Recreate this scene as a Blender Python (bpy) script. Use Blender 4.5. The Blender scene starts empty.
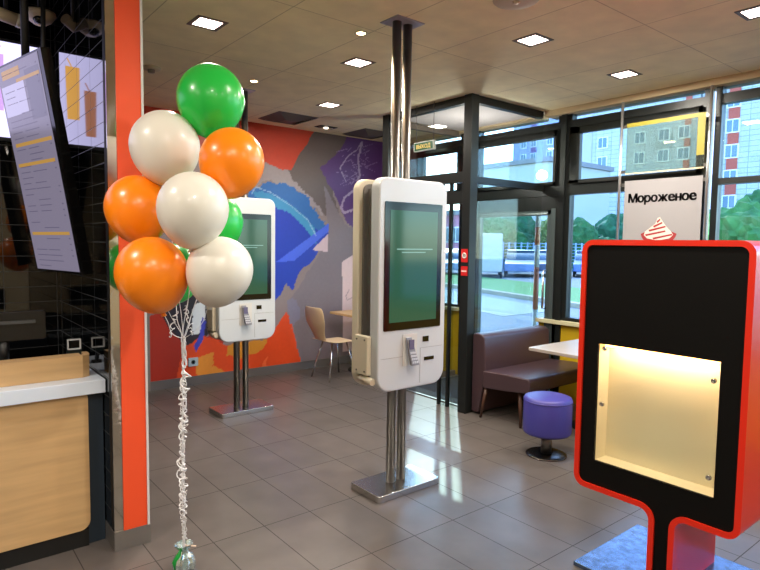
import bpy, bmesh, math, random
from mathutils import Vector, Matrix, noise
random.seed(7)
sc = bpy.context.scene
COL = sc.collection
PI = math.pi
# ---------------------------------------------------------------- camera (solved from vanishing points)
FPX, PITCH, ROLL, YAW, H = 586.1187, 0.0710287, 0.0133639, 0.6795534, 1.613
F = Vector((math.sin(YAW)*math.cos(PITCH), math.cos(YAW)*math.cos(PITCH), -math.sin(PITCH)))
R0 = Vector((math.cos(YAW), -math.sin(YAW), 0)); U0 = R0.cross(F)
RR = R0*math.cos(ROLL)+U0*math.sin(ROLL); UU = -R0*math.sin(ROLL)+U0*math.cos(ROLL)
CP = Vector((0, 0, H))
cam = bpy.data.cameras.new('camera'); co = bpy.data.objects.new('camera', cam); COL.objects.link(co)
cam.sensor_width = 36; cam.lens = FPX/760*36; cam.clip_end = 500; cam.clip_start = 0.05
co.matrix_world = Matrix.Translation(CP) @ Matrix((RR, UU, -F)).transposed().to_4x4()
sc.camera = co
def ray(x, y): return F + RR*((x-380)/FPX) - UU*((y-285)/FPX)
def onz(x, y, z=0.0): d = ray(x, y); return CP + d*((z-H)/d.z)
def onx(x, y, X): d = ray(x, y); return CP + d*(X/d.x)
def ony(x, y, Y): d = ray(x, y); return CP + d*(Y/d.y)

# ---------------------------------------------------------------- materials
def lin(c):
    return tuple(((v/255)/12.92 if v/255 <= .04045 else ((v/255+.055)/1.055)**2.4) for v in c)
MATS = {}
def mat(name, col=(200,200,200), rough=.5, metal=0, coat=0, emit=None, es=0, trans=0, spec=.5, bump=0, bscale=60, noisec=0, nscale=8, sss=0):
    if name in MATS: return MATS[name]
    m = bpy.data.materials.new(name); m.use_nodes = True
    nt = m.node_tree; b = nt.nodes['Principled BSDF']
    c = lin(col)
    b.inputs['Base Color'].default_value = (*c, 1)
    b.inputs['Roughness'].default_value = rough; b.inputs['Metallic'].default_value = metal
    b.inputs['Coat Weight'].default_value = coat; b.inputs['Coat Roughness'].default_value = .08
    b.inputs['Specular IOR Level'].default_value = spec
    b.inputs['Transmission Weight'].default_value = trans
    if sss:
        b.inputs['Subsurface Weight'].default_value = sss
        b.inputs['Subsurface Radius'].default_value = (.05,.05,.05); b.inputs['Subsurface Scale'].default_value = .5
    if emit:
        b.inputs['Emission Color'].default_value = (*lin(emit), 1); b.inputs['Emission Strength'].default_value = es
    if noisec or bump:
        tc = nt.nodes.new('ShaderNodeTexCoord'); n = nt.nodes.new('ShaderNodeTexNoise')
        nt.links.new(tc.outputs['Object'], n.inputs['Vector'])
        n.inputs['Scale'].default_value = nscale; n.inputs['Detail'].default_value = 6
        if noisec:
            r = nt.nodes.new('ShaderNodeValToRGB')
            r.color_ramp.elements[0].position = .3; r.color_ramp.elements[1].position = .7
            r.color_ramp.elements[0].color = (*[max(0, v*(1-noisec)) for v in c], 1)
            r.color_ramp.elements[1].color = (*[min(1, v*(1+noisec)) for v in c], 1)
            nt.links.new(n.outputs['Fac'], r.inputs['Fac']); nt.links.new(r.outputs['Color'], b.inputs['Base Color'])
        if bump:
            n2 = nt.nodes.new('ShaderNodeTexNoise'); n2.inputs['Scale'].default_value = bscale
            nt.links.new(tc.outputs['Object'], n2.inputs['Vector'])
            bp = nt.nodes.new('ShaderNodeBump'); bp.inputs['Strength'].default_value = bump; bp.inputs['Distance'].default_value = .01
            nt.links.new(n2.outputs['Fac'], bp.inputs['Height']); nt.links.new(bp.outputs['Normal'], b.inputs['Normal'])
    MATS[name] = m
    return m

def brick_mat(name, c1, c2, mortar, bw, bh, msize, axes='XY', loc=(0,0,0), rough=.3, offset=0.0, coat=0, mrough=None, bump=.2, noisec=0.06, spec=.5):
    m = bpy.data.materials.new(name); m.use_nodes = True; nt = m.node_tree; b = nt.nodes['Principled BSDF']
    g = nt.nodes.new('ShaderNodeNewGeometry'); sep = nt.nodes.new('ShaderNodeSeparateXYZ'); cmb = nt.nodes.new('ShaderNodeCombineXYZ')
    nt.links.new(g.outputs['Position'], sep.inputs[0])
    for i, a in enumerate(axes):
        ad = nt.nodes.new('ShaderNodeMath'); ad.operation = 'SUBTRACT'
        nt.links.new(sep.outputs[a], ad.inputs[0]); ad.inputs[1].default_value = loc[i]
        nt.links.new(ad.outputs[0], cmb.inputs[i])
    br = nt.nodes.new('ShaderNodeTexBrick')
    br.offset = offset; br.offset_frequency = 2; br.squash = 1
    nt.links.new(cmb.outputs[0], br.inputs['Vector'])
    br.inputs['Scale'].default_value = 1; br.inputs['Brick Width'].default_value = bw; br.inputs['Row Height'].default_value = bh
    br.inputs['Mortar Size'].default_value = msize; br.inputs['Mortar Smooth'].default_value = .1
    br.inputs['Color1'].default_value = (*lin(c1),1); br.inputs['Color2'].default_value = (*lin(c2),1); br.inputs['Mortar'].default_value = (*lin(mortar),1)
    n = nt.nodes.new('ShaderNodeTexNoise'); n.inputs['Scale'].default_value = 5; n.inputs['Detail'].default_value = 8
    nt.links.new(g.outputs['Position'], n.inputs['Vector'])
    mr = nt.nodes.new('ShaderNodeMapRange'); mr.inputs['From Min'].default_value = .3; mr.inputs['From Max'].default_value = .7
    mr.inputs['To Min'].default_value = 1-noisec*1.5; mr.inputs['To Max'].default_value = 1+noisec
    nt.links.new(n.outputs['Fac'], mr.inputs['Value'])
    mx = nt.nodes.new('ShaderNodeVectorMath'); mx.operation = 'SCALE'
    nt.links.new(br.outputs['Color'], mx.inputs[0]); nt.links.new(mr.outputs[0], mx.inputs['Scale'])
    nt.links.new(mx.outputs[0], b.inputs['Base Color'])
    rr = nt.nodes.new('ShaderNodeMapRange'); rr.inputs['To Min'].default_value = rough; rr.inputs['To Max'].default_value = mrough or rough+.3
    nt.links.new(br.outputs['Fac'], rr.inputs['Value']); nt.links.new(rr.outputs[0], b.inputs['Roughness'])
    bp = nt.nodes.new('ShaderNodeBump'); bp.invert = True; bp.inputs['Strength'].default_value = bump; bp.inputs['Distance'].default_value = .003
    nt.links.new(br.outputs['Fac'], bp.inputs['Height']); nt.links.new(bp.outputs['Normal'], b.inputs['Normal'])
    b.inputs['Coat Weight'].default_value = coat; b.inputs['Specular IOR Level'].default_value = spec
    MATS[name] = m
    return m

def glass_mat(name, tint=(225,238,240), refl=.08):
    m = bpy.data.materials.new(name); m.use_nodes = True; nt = m.node_tree
    nt.nodes.remove(nt.nodes['Principled BSDF']); out = nt.nodes['Material Output']
    t = nt.nodes.new('ShaderNodeBsdfTransparent'); t.inputs[0].default_value = (*lin(tint),1)
    gl = nt.nodes.new('ShaderNodeBsdfGlossy'); gl.inputs['Roughness'].default_value = .01
    lw = nt.nodes.new('ShaderNodeLayerWeight'); lw.inputs['Blend'].default_value = .5
    pw = nt.nodes.new('ShaderNodeMath'); pw.operation = 'POWER'; pw.inputs[1].default_value = 5
    ma = nt.nodes.new('ShaderNodeMath'); ma.operation = 'MULTIPLY_ADD'; ma.inputs[1].default_value = .9; ma.inputs[2].default_value = refl*.45
    nt.links.new(lw.outputs['Facing'], pw.inputs[0]); nt.links.new(pw.outputs[0], ma.inputs[0])
    mx = nt.nodes.new('ShaderNodeMixShader')
    nt.links.new(ma.outputs[0], mx.inputs[0]); nt.links.new(t.outputs[0], mx.inputs[1]); nt.links.new(gl.outputs[0], mx.inputs[2])
    nt.links.new(mx.outputs[0], out.inputs[0]); MATS[name] = m
    return m

def emis(name, col, s):
    m = bpy.data.materials.new(name); m.use_nodes = True; nt = m.node_tree
    b = nt.nodes['Principled BSDF']; b.inputs['Base Color'].default_value = (0.02,0.02,0.02,1); b.inputs['Roughness'].default_value = .25
    b.inputs['Emission Color'].default_value = (*lin(col),1); b.inputs['Emission Strength'].default_value = s
    MATS[name] = m
    return m

floor_m = brick_mat('floor_tile', (93,87,84), (87,82,79), (47,43,41), .3028, .601, .0028, 'XY', (2.742,2.912,0), rough=.33, mrough=.7, bump=.25, noisec=.10)
ceil_m = brick_mat('ceiling_board', (242,228,188), (238,223,183), (196,180,144), .606, 1.2, .0035, 'XY', (1.223,1.91+.0,0), rough=.85, bump=.3, noisec=.06)
blackt_x = brick_mat('black_tile_side', (9,10,11), (7,8,9), (62,64,66), .30, .10, .0022, 'YZ', (3.15,0,0), rough=.05, coat=.3, offset=0.0, mrough=.6, bump=.3)
blackt_y = brick_mat('black_tile_back', (9,10,11), (7,8,9), (42,44,46), .30, .10, .0022, 'XZ', (.775,0,0), rough=.05, coat=.3, offset=0.0, mrough=.6, bump=.3)
plaster = mat('warm_plaster', (196,176,140), .8, bump=.1)
grey_wall = mat('grey_wall', (150,140,132), .8)
dark_frame = mat('dark_frame', (28,32,32), .38, metal=.3)
steel = mat('brushed_steel', (116,113,110), .34, metal=1)
mirror = mat('mirror_steel', (200,196,188), .06, metal=1)
chrome = mat('chrome', (210,210,212), .12, metal=1)
black_gloss = mat('black_gloss', (8,8,9), .12)
black_matte = mat('black_matte', (14,14,14), .55)
black_void = mat('black_ceiling_paint', (10,10,10), .9)
kiosk_white = mat('kiosk_white', (190,193,196), .32, coat=.2)
kiosk_cream = mat('kiosk_cream', (205,194,172), .4)
kiosk_grey = mat('kiosk_grey', (112,108,104), .45)
glass = glass_mat('window_glass',(212,226,236))
thin_glass = glass_mat('clear_glass', (240,244,240))
yellow_wall = mat('yellow_paint', (196,164,20), .6)
orange_panel_m = mat('orange_panel', (240,82,38), .5)
red_m = mat('red_gloss', (214,36,10), .35, coat=.2)
wood_m = mat('light_oak', (200,164,116), .5, noisec=.10, nscale=3)
def stretch(m, s):
    nt = m.node_tree
    n = [x for x in nt.nodes if x.type == 'TEX_NOISE'][0]; tc = [x for x in nt.nodes if x.type == 'TEX_COORD'][0]
    mp = nt.nodes.new('ShaderNodeMapping'); mp.inputs['Scale'].default_value = s
    nt.links.new(tc.outputs['Object'], mp.inputs[0]); nt.links.new(mp.outputs[0], n.inputs['Vector'])
stretch(wood_m, (.8, 6, 9))
worktop = mat('white_worktop', (222,234,250), .3)
navy = mat('navy_panel', (38,52,66), .5)
leather = mat('brown_leather', (64,48,53), .38, bump=.15, bscale=90)
purple_v = mat('purple_vinyl', (62,60,142), .4)
grass_m = mat('grass', (84,130,62), .9, noisec=.2, nscale=3)
asphalt = mat('asphalt', (112,116,122), .85, noisec=.07, nscale=2)
pave = mat('pale_paving', (150,150,140), .85, noisec=.05)
kerb_m = mat('kerb_stone', (165,152,130), .85)

# ---------------------------------------------------------------- mesh helpers
class MB:
    def __init__(s): s.v=[]; s.f=[]; s.mi=[]; s.sm=[]
    def add(s, vs, fs, mi=0, sm=False):
        n=len(s.v); s.v += [Vector(v) for v in vs]
        for f in fs: s.f.append(tuple(n+i for i in f)); s.mi.append(mi); s.sm.append(sm)
        return s
    def box(s, x0,x1,y0,y1,z0,z1, mi=0):
        vs=[(x,y,z) for z in (z0,z1) for y in (y0,y1) for x in (x0,x1)]
        return s.add(vs, [(0,2,3,1),(4,5,7,6),(0,1,5,4),(2,6,7,3),(0,4,6,2),(1,3,7,5)], mi)
    def quad(s, a,b,c,d, mi=0): return s.add([a,b,c,d], [(0,1,2,3)], mi)
    def cyl(s, p0, p1, r0, r1=None, n=20, mi=0, caps=True, sm=True):
        r1 = r0 if r1 is None else r1
        p0=Vector(p0); p1=Vector(p1); d=(p1-p0).normalized()
        a=d.orthogonal().normalized(); b=d.cross(a)
        vs=[p0+(a*math.cos(2*PI*i/n)+b*math.sin(2*PI*i/n))*r0 for i in range(n)]+[p1+(a*math.cos(2*PI*i/n)+b*math.sin(2*PI*i/n))*r1 for i in range(n)]
        s.add(vs, [(i,(i+1)%n,n+(i+1)%n,n+i) for i in range(n)], mi, sm)
        if caps:
            s.add(vs[:n], [tuple(range(n-1,-1,-1))], mi); s.add(vs[n:], [tuple(range(n))], mi)
        return s
    def tube(s, pts, r, n=8, mi=0, flat=1.0):
        pts=[Vector(p) for p in pts]; ref=Vector((0,0,1)); k=len(pts); vs=[]
        a=None
        for i,p in enumerate(pts):
            t=(pts[min(i+1,k-1)]-pts[max(i-1,0)]).normalized()
            if a is None: a=t.orthogonal().normalized()
            a=(a-t*a.dot(t)); a = a.normalized() if a.length>1e-6 else t.orthogonal().normalized()
            b=t.cross(a)
            rr = r[i] if isinstance(r,(list,tuple)) else r
            vs += [p+(a*math.cos(2*PI*j/n)+b*math.sin(2*PI*j/n)*flat)*rr for j in range(n)]
        fs=[(i*n+j,i*n+(j+1)%n,(i+1)*n+(j+1)%n,(i+1)*n+j) for i in range(k-1) for j in range(n)]
        fs += [tuple(range(n-1,-1,-1)), tuple((k-1)*n+j for j in range(n))]
        return s.add(vs, fs, mi, True)
    def lathe(s, c, prof, n=32, mi=0, axis='Z'):
        c=Vector(c); vs=[]
        for r,h in prof:
            for j in range(n):
                a=2*PI*j/n
                v=Vector((r*math.cos(a), r*math.sin(a), h))
                if axis=='X': v=Vector((h, r*math.cos(a), r*math.sin(a)))
                if axis=='Y': v=Vector((r*math.cos(a), h, r*math.sin(a)))
                vs.append(c+v)
        k=len(prof)
        s.add(vs, [(i*n+j,i*n+(j+1)%n,(i+1)*n+(j+1)%n,(i+1)*n+j) for i in range(k-1) for j in range(n)], mi, True)
        if prof[0][0]>1e-5: s.add(vs[:n], [tuple(range(n-1,-1,-1))], mi)
        if prof[-1][0]>1e-5: s.add(vs[-n:], [tuple(range(n))], mi)
        return s
    def prism(s, pts2, lo, hi, plane='XZ', mi=0, sm=False):
        """pts2 outline extruded between lo and hi along the remaining axis"""
        def m(p, h):
            return {'XZ':(p[0],h,p[1]), 'YZ':(h,p[0],p[1]), 'XY':(p[0],p[1],h)}[plane]
        n=len(pts2); vs=[m(p,lo) for p in pts2]+[m(p,hi) for p in pts2]
        s.add(vs, [(i,(i+1)%n,n+(i+1)%n,n+i) for i in range(n)], mi, sm)
        s.add(vs[:n], [tuple(range(n-1,-1,-1))], mi); s.add(vs[n:], [tuple(range(n))], mi)
        return s
    def build(s, name, mats, parent=None, bevel=0, fixn=True):
        base = parent.matrix_world.translation.copy() if parent else Vector((0,0,0))
        if parent and parent.get('_o'): base = Vector(parent['_o'])
        me=bpy.data.meshes.new(name); me.from_pydata([v-base for v in s.v], [], s.f)
        if not isinstance(mats,(list,tuple)): mats=[mats]
        for m in mats: me.materials.append(m)
        for p,mi,sm in zip(me.polygons, s.mi, s.sm): p.material_index=mi; p.use_smooth=sm
        if fixn:
            bm=bmesh.new(); bm.from_mesh(me); bmesh.ops.remove_doubles(bm, verts=bm.verts, dist=1e-5)
            bmesh.ops.recalc_face_normals(bm, faces=bm.faces); bm.to_mesh(me); bm.free()
        o=bpy.data.objects.new(name, me); COL.objects.link(o)
        if parent: o.parent=parent; o['_o']=tuple(base)
        if bevel:
            b=o.modifiers.new('bevel','BEVEL'); b.width=bevel; b.segments=3; b.limit_method='ANGLE'; b.angle_limit=math.radians(50)
            for p in me.polygons: p.use_smooth=True
            me.set_sharp_from_angle(angle=math.radians(35)) if False else None
            w=o.modifiers.new('wn','WEIGHTED_NORMAL'); w.keep_sharp=True
        return o
def rrect(x0,x1,z0,z1,r,n=6, rb=None):
    rb = r if rb is None else rb
    pts=[]
    for cx,cz,a0,q in ((x1-rb,z0+rb,-90,rb),(x1-r,z1-r,0,r),(x0+r,z1-r,90,r),(x0+rb,z0+rb,180,rb)):
        for i in range(n+1):
            a=math.radians(a0+90*i/n); pts.append((cx+q*math.cos(a), cz+q*math.sin(a)))
    return pts
def tag(o, label=None, cat=None, group=None, kind=None):
    if label: o['label']=label
    if cat: o['category']=cat
    if group: o['group']=group
    if kind: o['kind']=kind
    return o
def thing(name, loc, label, cat, group=None):
    o=bpy.data.objects.new(name, None); COL.objects.link(o); o.location=loc; o.empty_display_size=.1
    o['_o']=tuple(loc); return tag(o, label, cat, group)
def struct(o): o['kind']='structure'; return o
def copy_tree(o, parent=None, delta=None):
    c=o.copy(); COL.objects.link(c)
    if parent: c.parent=parent
    for ch in list(o.children): copy_tree(ch, c)
    return c
def holed(outer, holes, plane_fn, name, m, parent, thick=0, tdir=None):
    """flat panel with holes, filled by triangles, given thickness along tdir"""
    bm=bmesh.new()
    es=[]
    for loop in [outer]+holes:
        vs=[bm.verts.new(plane_fn(*p)) for p in loop]
        for i in range(len(vs)): es.append(bm.edges.new((vs[i], vs[(i+1)%len(vs)])))
    bmesh.ops.triangle_fill(bm, use_beauty=True, use_dissolve=False, edges=es)
    if thick:
        ret=bmesh.ops.extrude_face_region(bm, geom=list(bm.faces))
        nv=[g for g in ret['geom'] if isinstance(g, bmesh.types.BMVert)]
        bmesh.ops.translate(bm, verts=nv, vec=Vector(tdir)*thick)
    bmesh.ops.recalc_face_normals(bm, faces=bm.faces)
    base=Vector(parent['_o']) if parent else Vector((0,0,0))
    bmesh.ops.translate(bm, verts=bm.verts, vec=-base)
    me=bpy.data.meshes.new(name); bm.to_mesh(me); bm.free(); me.materials.append(m)
    o=bpy.data.objects.new(name, me); COL.objects.link(o)
    if parent: o.parent=parent; o['_o']=tuple(base)
    return o
def text_obj(name, s, size, M, m, parent=None, bold=.0, extr=.001, rep_=None, wide=1.0):
    cu=bpy.data.curves.new(name,'FONT'); cu.body=s; cu.size=1.0; cu.align_x='CENTER'; cu.align_y='CENTER'
    cu.offset=bold/size; cu.extrude=extr/size
    t=bpy.data.objects.new(name+'_tmp', cu); COL.objects.link(t)
    dg=bpy.context.evaluated_depsgraph_get()
    me=bpy.data.meshes.new_from_object(t.evaluated_get(dg)); 
    me.transform(Matrix.Diagonal((size*wide,size,size,1)))
    if rep_:
        bm=bmesh.new()
        for dx_,dy_ in rep_:
            m2=me.copy(); m2.transform(Matrix.Translation((dx_,dy_,abs(dx_)*.02))); bm.from_mesh(m2); bpy.data.meshes.remove(m2)
        bm.to_mesh(me); bm.free()
    me.transform(M)
    base=Vector(parent['_o']) if parent else Vector((0,0,0)); me.transform(Matrix.Translation(-base))
    bpy.data.objects.remove(t); bpy.data.curves.remove(cu)
    me.materials.clear(); me.materials.append(m); me.name=name
    o=bpy.data.objects.new(name, me); COL.objects.link(o)
    if parent: o.parent=parent; o['_o']=tuple(base)
    return o

# lettering set glyph by glyph
def word_mesh(name, glyphs, size, M, m, parent, gap=.075, fat=.022, mid=.27):
    bm=bmesh.new(); cur=0.0; sets=[]
    for g_ in glyphs:
        if g_=='bars': # Cyrillic small en from three strokes
            vs=[]; me=bpy.data.meshes.new('g'); mb=MB().box(0,.10,0,.542,0,.01).box(.334,.434,0,.542,0,.01).box(.10,.334,.225,.315,0,.01)
            me.from_pydata(mb.v,[],mb.f)
        elif g_=='yeru': # Cyrillic capital yeru from strokes
            me=bpy.data.meshes.new('g'); mb=MB().box(0,.11,0,.728,0,.01).box(.11,.36,.34,.44,0,.01).box(.11,.36,0,.10,0,.01).box(.36,.46,.05,.39,0,.01).box(.56,.67,0,.728,0,.01)
            me.from_pydata(mb.v,[],mb.f)
        else:
            sc_g=1.2 if g_ in 'e' else 1.0
            cu=bpy.data.curves.new('g','FONT'); cu.body=g_; cu.size=1; cu.extrude=.005
            t=bpy.data.objects.new('g',cu); COL.objects.link(t)
            me=bpy.data.meshes.new_from_object(t.evaluated_get(bpy.context.evaluated_depsgraph_get()))
            bpy.data.objects.remove(t); bpy.data.curves.remove(cu)
            me.transform(Matrix.Diagonal((sc_g,sc_g,1,1)))
        xs=[v.co.x for v in me.vertices]; x0_,x1_=min(xs),max(xs)
        me.transform(Matrix.Translation((cur-x0_,0,0))); cur+=x1_-x0_+gap; sets.append(me)
    tot=cur-gap
    for me in sets:
        for dx_ in (-1,-.5,0,.5,1):
            for dy_ in (-.5,0,.5):
                m2=me.copy(); m2.transform(Matrix.Translation((dx_*fat-tot/2,dy_*fat-mid,0))); bm.from_mesh(m2); bpy.data.meshes.remove(m2)
    out=bpy.data.meshes.new(name); bm.to_mesh(out); bm.free()
    out.transform(M @ Matrix.Diagonal((size,size,size,1))); out.transform(Matrix.Translation(-Vector(parent['_o'])))
    out.materials.append(m); o=bpy.data.objects.new(name,out); COL.objects.link(o); o.parent=parent; o['_o']=parent['_o']
    return o
# ================================================================= SETTING
XW, YM, ZC = 5.25, 6.35, 3.0
XL, YB = -3.0, -3.2
WT = .16                                   # window wall thickness
struct(MB().box(XL-.2, XW+WT, YB-.2, YM+.2, -.12, 0).build('floor', floor_m))
cm = MB()
cm.box(.87, XW+WT, 3.15, YM+.2, ZC, ZC+.12); cm.box(XL-.2, XW+WT, YB-.2, 3.15, ZC, ZC+.12)
struct(cm.build('ceiling', ceil_m))
struct(MB().box(XL-.2, .87, 3.15, YM+.2, 3.35, 3.45).build('ceiling_servery', black_void))
struct(MB().box(XL-.2, XL, YB, YM, 0, 3.35).build('wall_left', grey_wall))
struct(MB().box(XL-.2, XW+WT, YB-.2, YB, 0, ZC).build('wall_front', plaster))
struct(MB().box(XL, .80, 4.4, 4.5, 0, 3.35).build('wall_servery_back', blackt_y))
struct(MB().box(XL, .789, 3.15, 3.25, ZC, 3.35).build('wall_servery_lintel', black_void))
struct(MB().box(.80, .95, 3.19, YM, 0, 3.35).build('wall_partition', blackt_x))
# ---- mural wall: painted by a colour attribute computed from painted shapes
def pip(x, y, poly):
    c=False; n=len(poly); j=n-1
    for i in range(n):
        xi,yi=poly[i]; xj,yj=poly[j]
        if (yi>y)!=(yj>y) and x < (xj-xi)*(y-yi)/(yj-yi)+xi: c = not c
        j=i
    return c
def seg_d(p, a, b):
    ax,ay=a; bx,by=b; px,py=p; dx,dy=bx-ax,by-ay; L=dx*dx+dy*dy or 1
    t=max(0,min(1,((px-ax)*dx+(py-ay)*dy)/L)); return math.hypot(px-ax-t*dx, py-ay-t*dy)
def W(pts): return [(lambda q:(q.x,q.z))(ony(px,py,YM)) for px,py in pts]
shapes = [  # colour, outline on the wall, edge raggedness
 ((138,122,122), [(130,80),(400,80),(400,420),(130,420)], 0),
 ((150,138,142), [(262,160),(300,168),(330,210),(322,215),(300,190),(270,180),(245,190),(240,165)], .05),
 ((98,84,82), [(302,150),(318,125),(354,130),(350,142),(324,166),(334,195),(345,235),(330,222),(318,205),(296,182),(288,170)], .03),
 ((124,112,120), [(324,185),(345,225),(392,240),(392,400),(300,400),(290,300),(329,240)], .02),
 ((196,58,26), [(120,95),(250,110),(320,122),(303,150),(291,170),(276,168),(262,160),(246,150),(120,150)], .02),
 ((88,52,118), [(352,125),(400,130),(400,236),(360,232),(346,222),(336,196),(320,168),(340,150)], .02),
 ((42,100,172), [(236,210),(246,196),(254,187),(275,182),(290,186),(306,196),(316,212),(322,222),(329,226),(322,240),(250,230)], .05),
 ((34,58,176), [(226,205),(275,205),(318,232),(329,232),(326,242),(312,262),(300,272),(296,280),(292,290),(287,284),(276,300),(268,320),(255,335),(226,335)], .03),
 ((60,140,190), [(251,193),(262,191),(285,200),(305,216),(316,232),(317,246),(309,232),(290,214),(268,203)], .02),
 ((70,98,222), [(329,223),(329,231),(294,261),(276,262)], .0),  # sunlit band across the blue, put into the paint colour
 ((40,32,44), [(158,290),(210,285),(222,318),(200,345),(176,345),(164,322)], .02),
 ((168,40,18), [(150,316),(160,312),(170,330),(186,346),(222,330),(226,400),(150,400)], .0),
 ((218,72,22), [(186,346),(205,336),(228,345),(262,345),(274,330),(286,312),(290,318),(294,334),(302,366),(302,400),(170,400)], .02),
 ((206,138,40), [(226,345),(268,338),(262,350),(240,358),(226,354)], .03),
 ((222,142,50), [(196,358),(214,352),(212,366),(226,372),(206,382),(196,372)], .03),
 ((236,110,60), [(258,376),(267,356),(267,376)], .02),
 ((222,196,200), [(342,262),(354,254),(354,350),(343,352)], .0),  # pink artwork, with the sun patch on it put into the colour
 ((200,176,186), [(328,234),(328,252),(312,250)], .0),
 ((126,120,140), [(286,300),(294,298),(300,306),(300,318),(292,326),(288,316)], .04),
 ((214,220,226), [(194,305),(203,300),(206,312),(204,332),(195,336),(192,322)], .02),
 ((60,66,180), [(202,316),(206,322),(203,340),(196,352),(194,346),(200,334)], .0),
]
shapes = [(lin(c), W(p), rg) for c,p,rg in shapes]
bbs = [(min(q[0] for q in p)-.05, max(q[0] for q in p)+.05, min(q[1] for q in p)-.05, max(q[1] for q in p)+.05) for _,p,_ in shapes]
strokes=[]
rs=random.Random(3)
def stroke(px, w, col=(190,170,205)):
    strokes.append((lin(col), W(px), w))
stroke([(362,142),(358,160),(360,175),(354,190),(344,198),(341,208),(344,213),(352,210)], .016)
stroke([(361,143),(357,150),(348,156),(340,168),(346,182)], .007)
for k in range(46):
    a=rs.uniform(-.6,PI+.9); c=(rs.uniform(348,368), rs.uniform(146,190)); L=rs.uniform(4,18)
    stroke([c,(c[0]+L*math.cos(a)*.9, c[1]+L*math.sin(a)*.7)], rs.uniform(.002,.0045), (160,135,185))
stroke([(349,290),(346,296),(347,300),(352,298),(356,292)], .006, (140,110,130))
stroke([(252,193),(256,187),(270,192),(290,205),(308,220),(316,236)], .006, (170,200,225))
sbb=[(min(q[0] for q in p)-.03, max(q[0] for q in p)+.03, min(q[1] for q in p)-.03, max(q[1] for q in p)+.03) for _,p,_ in strokes]
def paint(x, z):
    nx=noise.noise(Vector((x*9,z*9,1.3))); nz=noise.noise(Vector((x*9+40,z*9,5.1))); n3=noise.noise(Vector((x*30,z*30,2)))
    col=shapes[0][0]
    for (c,p,rg),bb in zip(shapes[1:], bbs[1:]):
        xx=x+rg*(nx+n3*.6); zz=z+rg*(nz+n3*.6)
        if bb[0]<xx<bb[1] and bb[2]<zz<bb[3] and pip(xx,zz,p): col=c
    for (c,p,w),bb in zip(strokes, sbb):
        if bb[0]<x<bb[1] and bb[2]<z<bb[3]:
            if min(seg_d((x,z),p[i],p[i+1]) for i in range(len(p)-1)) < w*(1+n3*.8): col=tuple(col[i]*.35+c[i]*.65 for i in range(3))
    g=1+.10*noise.noise(Vector((x*1.6,z*1.6,7)))*1.6+.05*n3
    return tuple(max(0,v*g) for v in col)
def mural():
    x0,x1,z0,z1,st=1.98,XW+WT,0,ZC,.0125
    nx=int((x1-x0)/st); nz=int((z1-z0)/st)
    vs=[(x0+(x1-x0)*i/nx, YM, z0+(z1-z0)*j/nz) for j in range(nz+1) for i in range(nx+1)]
    fs=[(j*(nx+1)+i, j*(nx+1)+i+1, (j+1)*(nx+1)+i+1, (j+1)*(nx+1)+i) for j in range(nz) for i in range(nx)]
    n=len(vs); nf=len(fs)
    vs += [(x0,YM+.15,z0),(x1,YM+.15,z0),(x1,YM+.15,z1),(x0,YM+.15,z1)]
    fs += [(n+1,n,n+3,n+2)]
    me=bpy.data.meshes.new('wall_back'); me.from_pydata(vs,[],fs)
    ca=me.color_attributes.new('paint','FLOAT_COLOR','POINT')
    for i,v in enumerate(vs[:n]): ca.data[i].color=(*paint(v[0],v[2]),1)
    m=bpy.data.materials.new('mural_paint'); m.use_nodes=True; nt=m.node_tree; b=nt.nodes['Principled BSDF']
    a=nt.nodes.new('ShaderNodeVertexColor'); a.layer_name='paint'; nt.links.new(a.outputs[0], b.inputs['Base Color']); b.inputs['Roughness'].default_value=.42
    me.materials.append(m)
    o=bpy.data.objects.new('wall_back', me); COL.objects.link(o); struct(o)
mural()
red_wall = mat('red_wall_paint', (186,54,24), .6)
struct(MB().box(.95, 1.98, YM, YM+.15, 2.15, ZC).build('wall_back_lintel', red_wall))
d=struct(MB().box(.95, 1.98, YM+.03, YM+.10, 0, 2.15).build('door_1', mat('dark_door', (26,22,20), .5)))
MB().box(.95, 1.02, YM-.02, YM+.03, 0, 2.15).box(1.93, 1.98, YM-.02, YM+.03, 0, 2.15).box(.95,1.98,YM-.02,YM+.03,2.08,2.15).build('door_frame', mat('grey_door_frame',(120,116,112),.5), d)
struct(MB().box(1.98, XW, YM-.012, YM, 0, .10).build('baseboard_back', mat('grey_skirting', (96,92,92), .4)))
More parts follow.
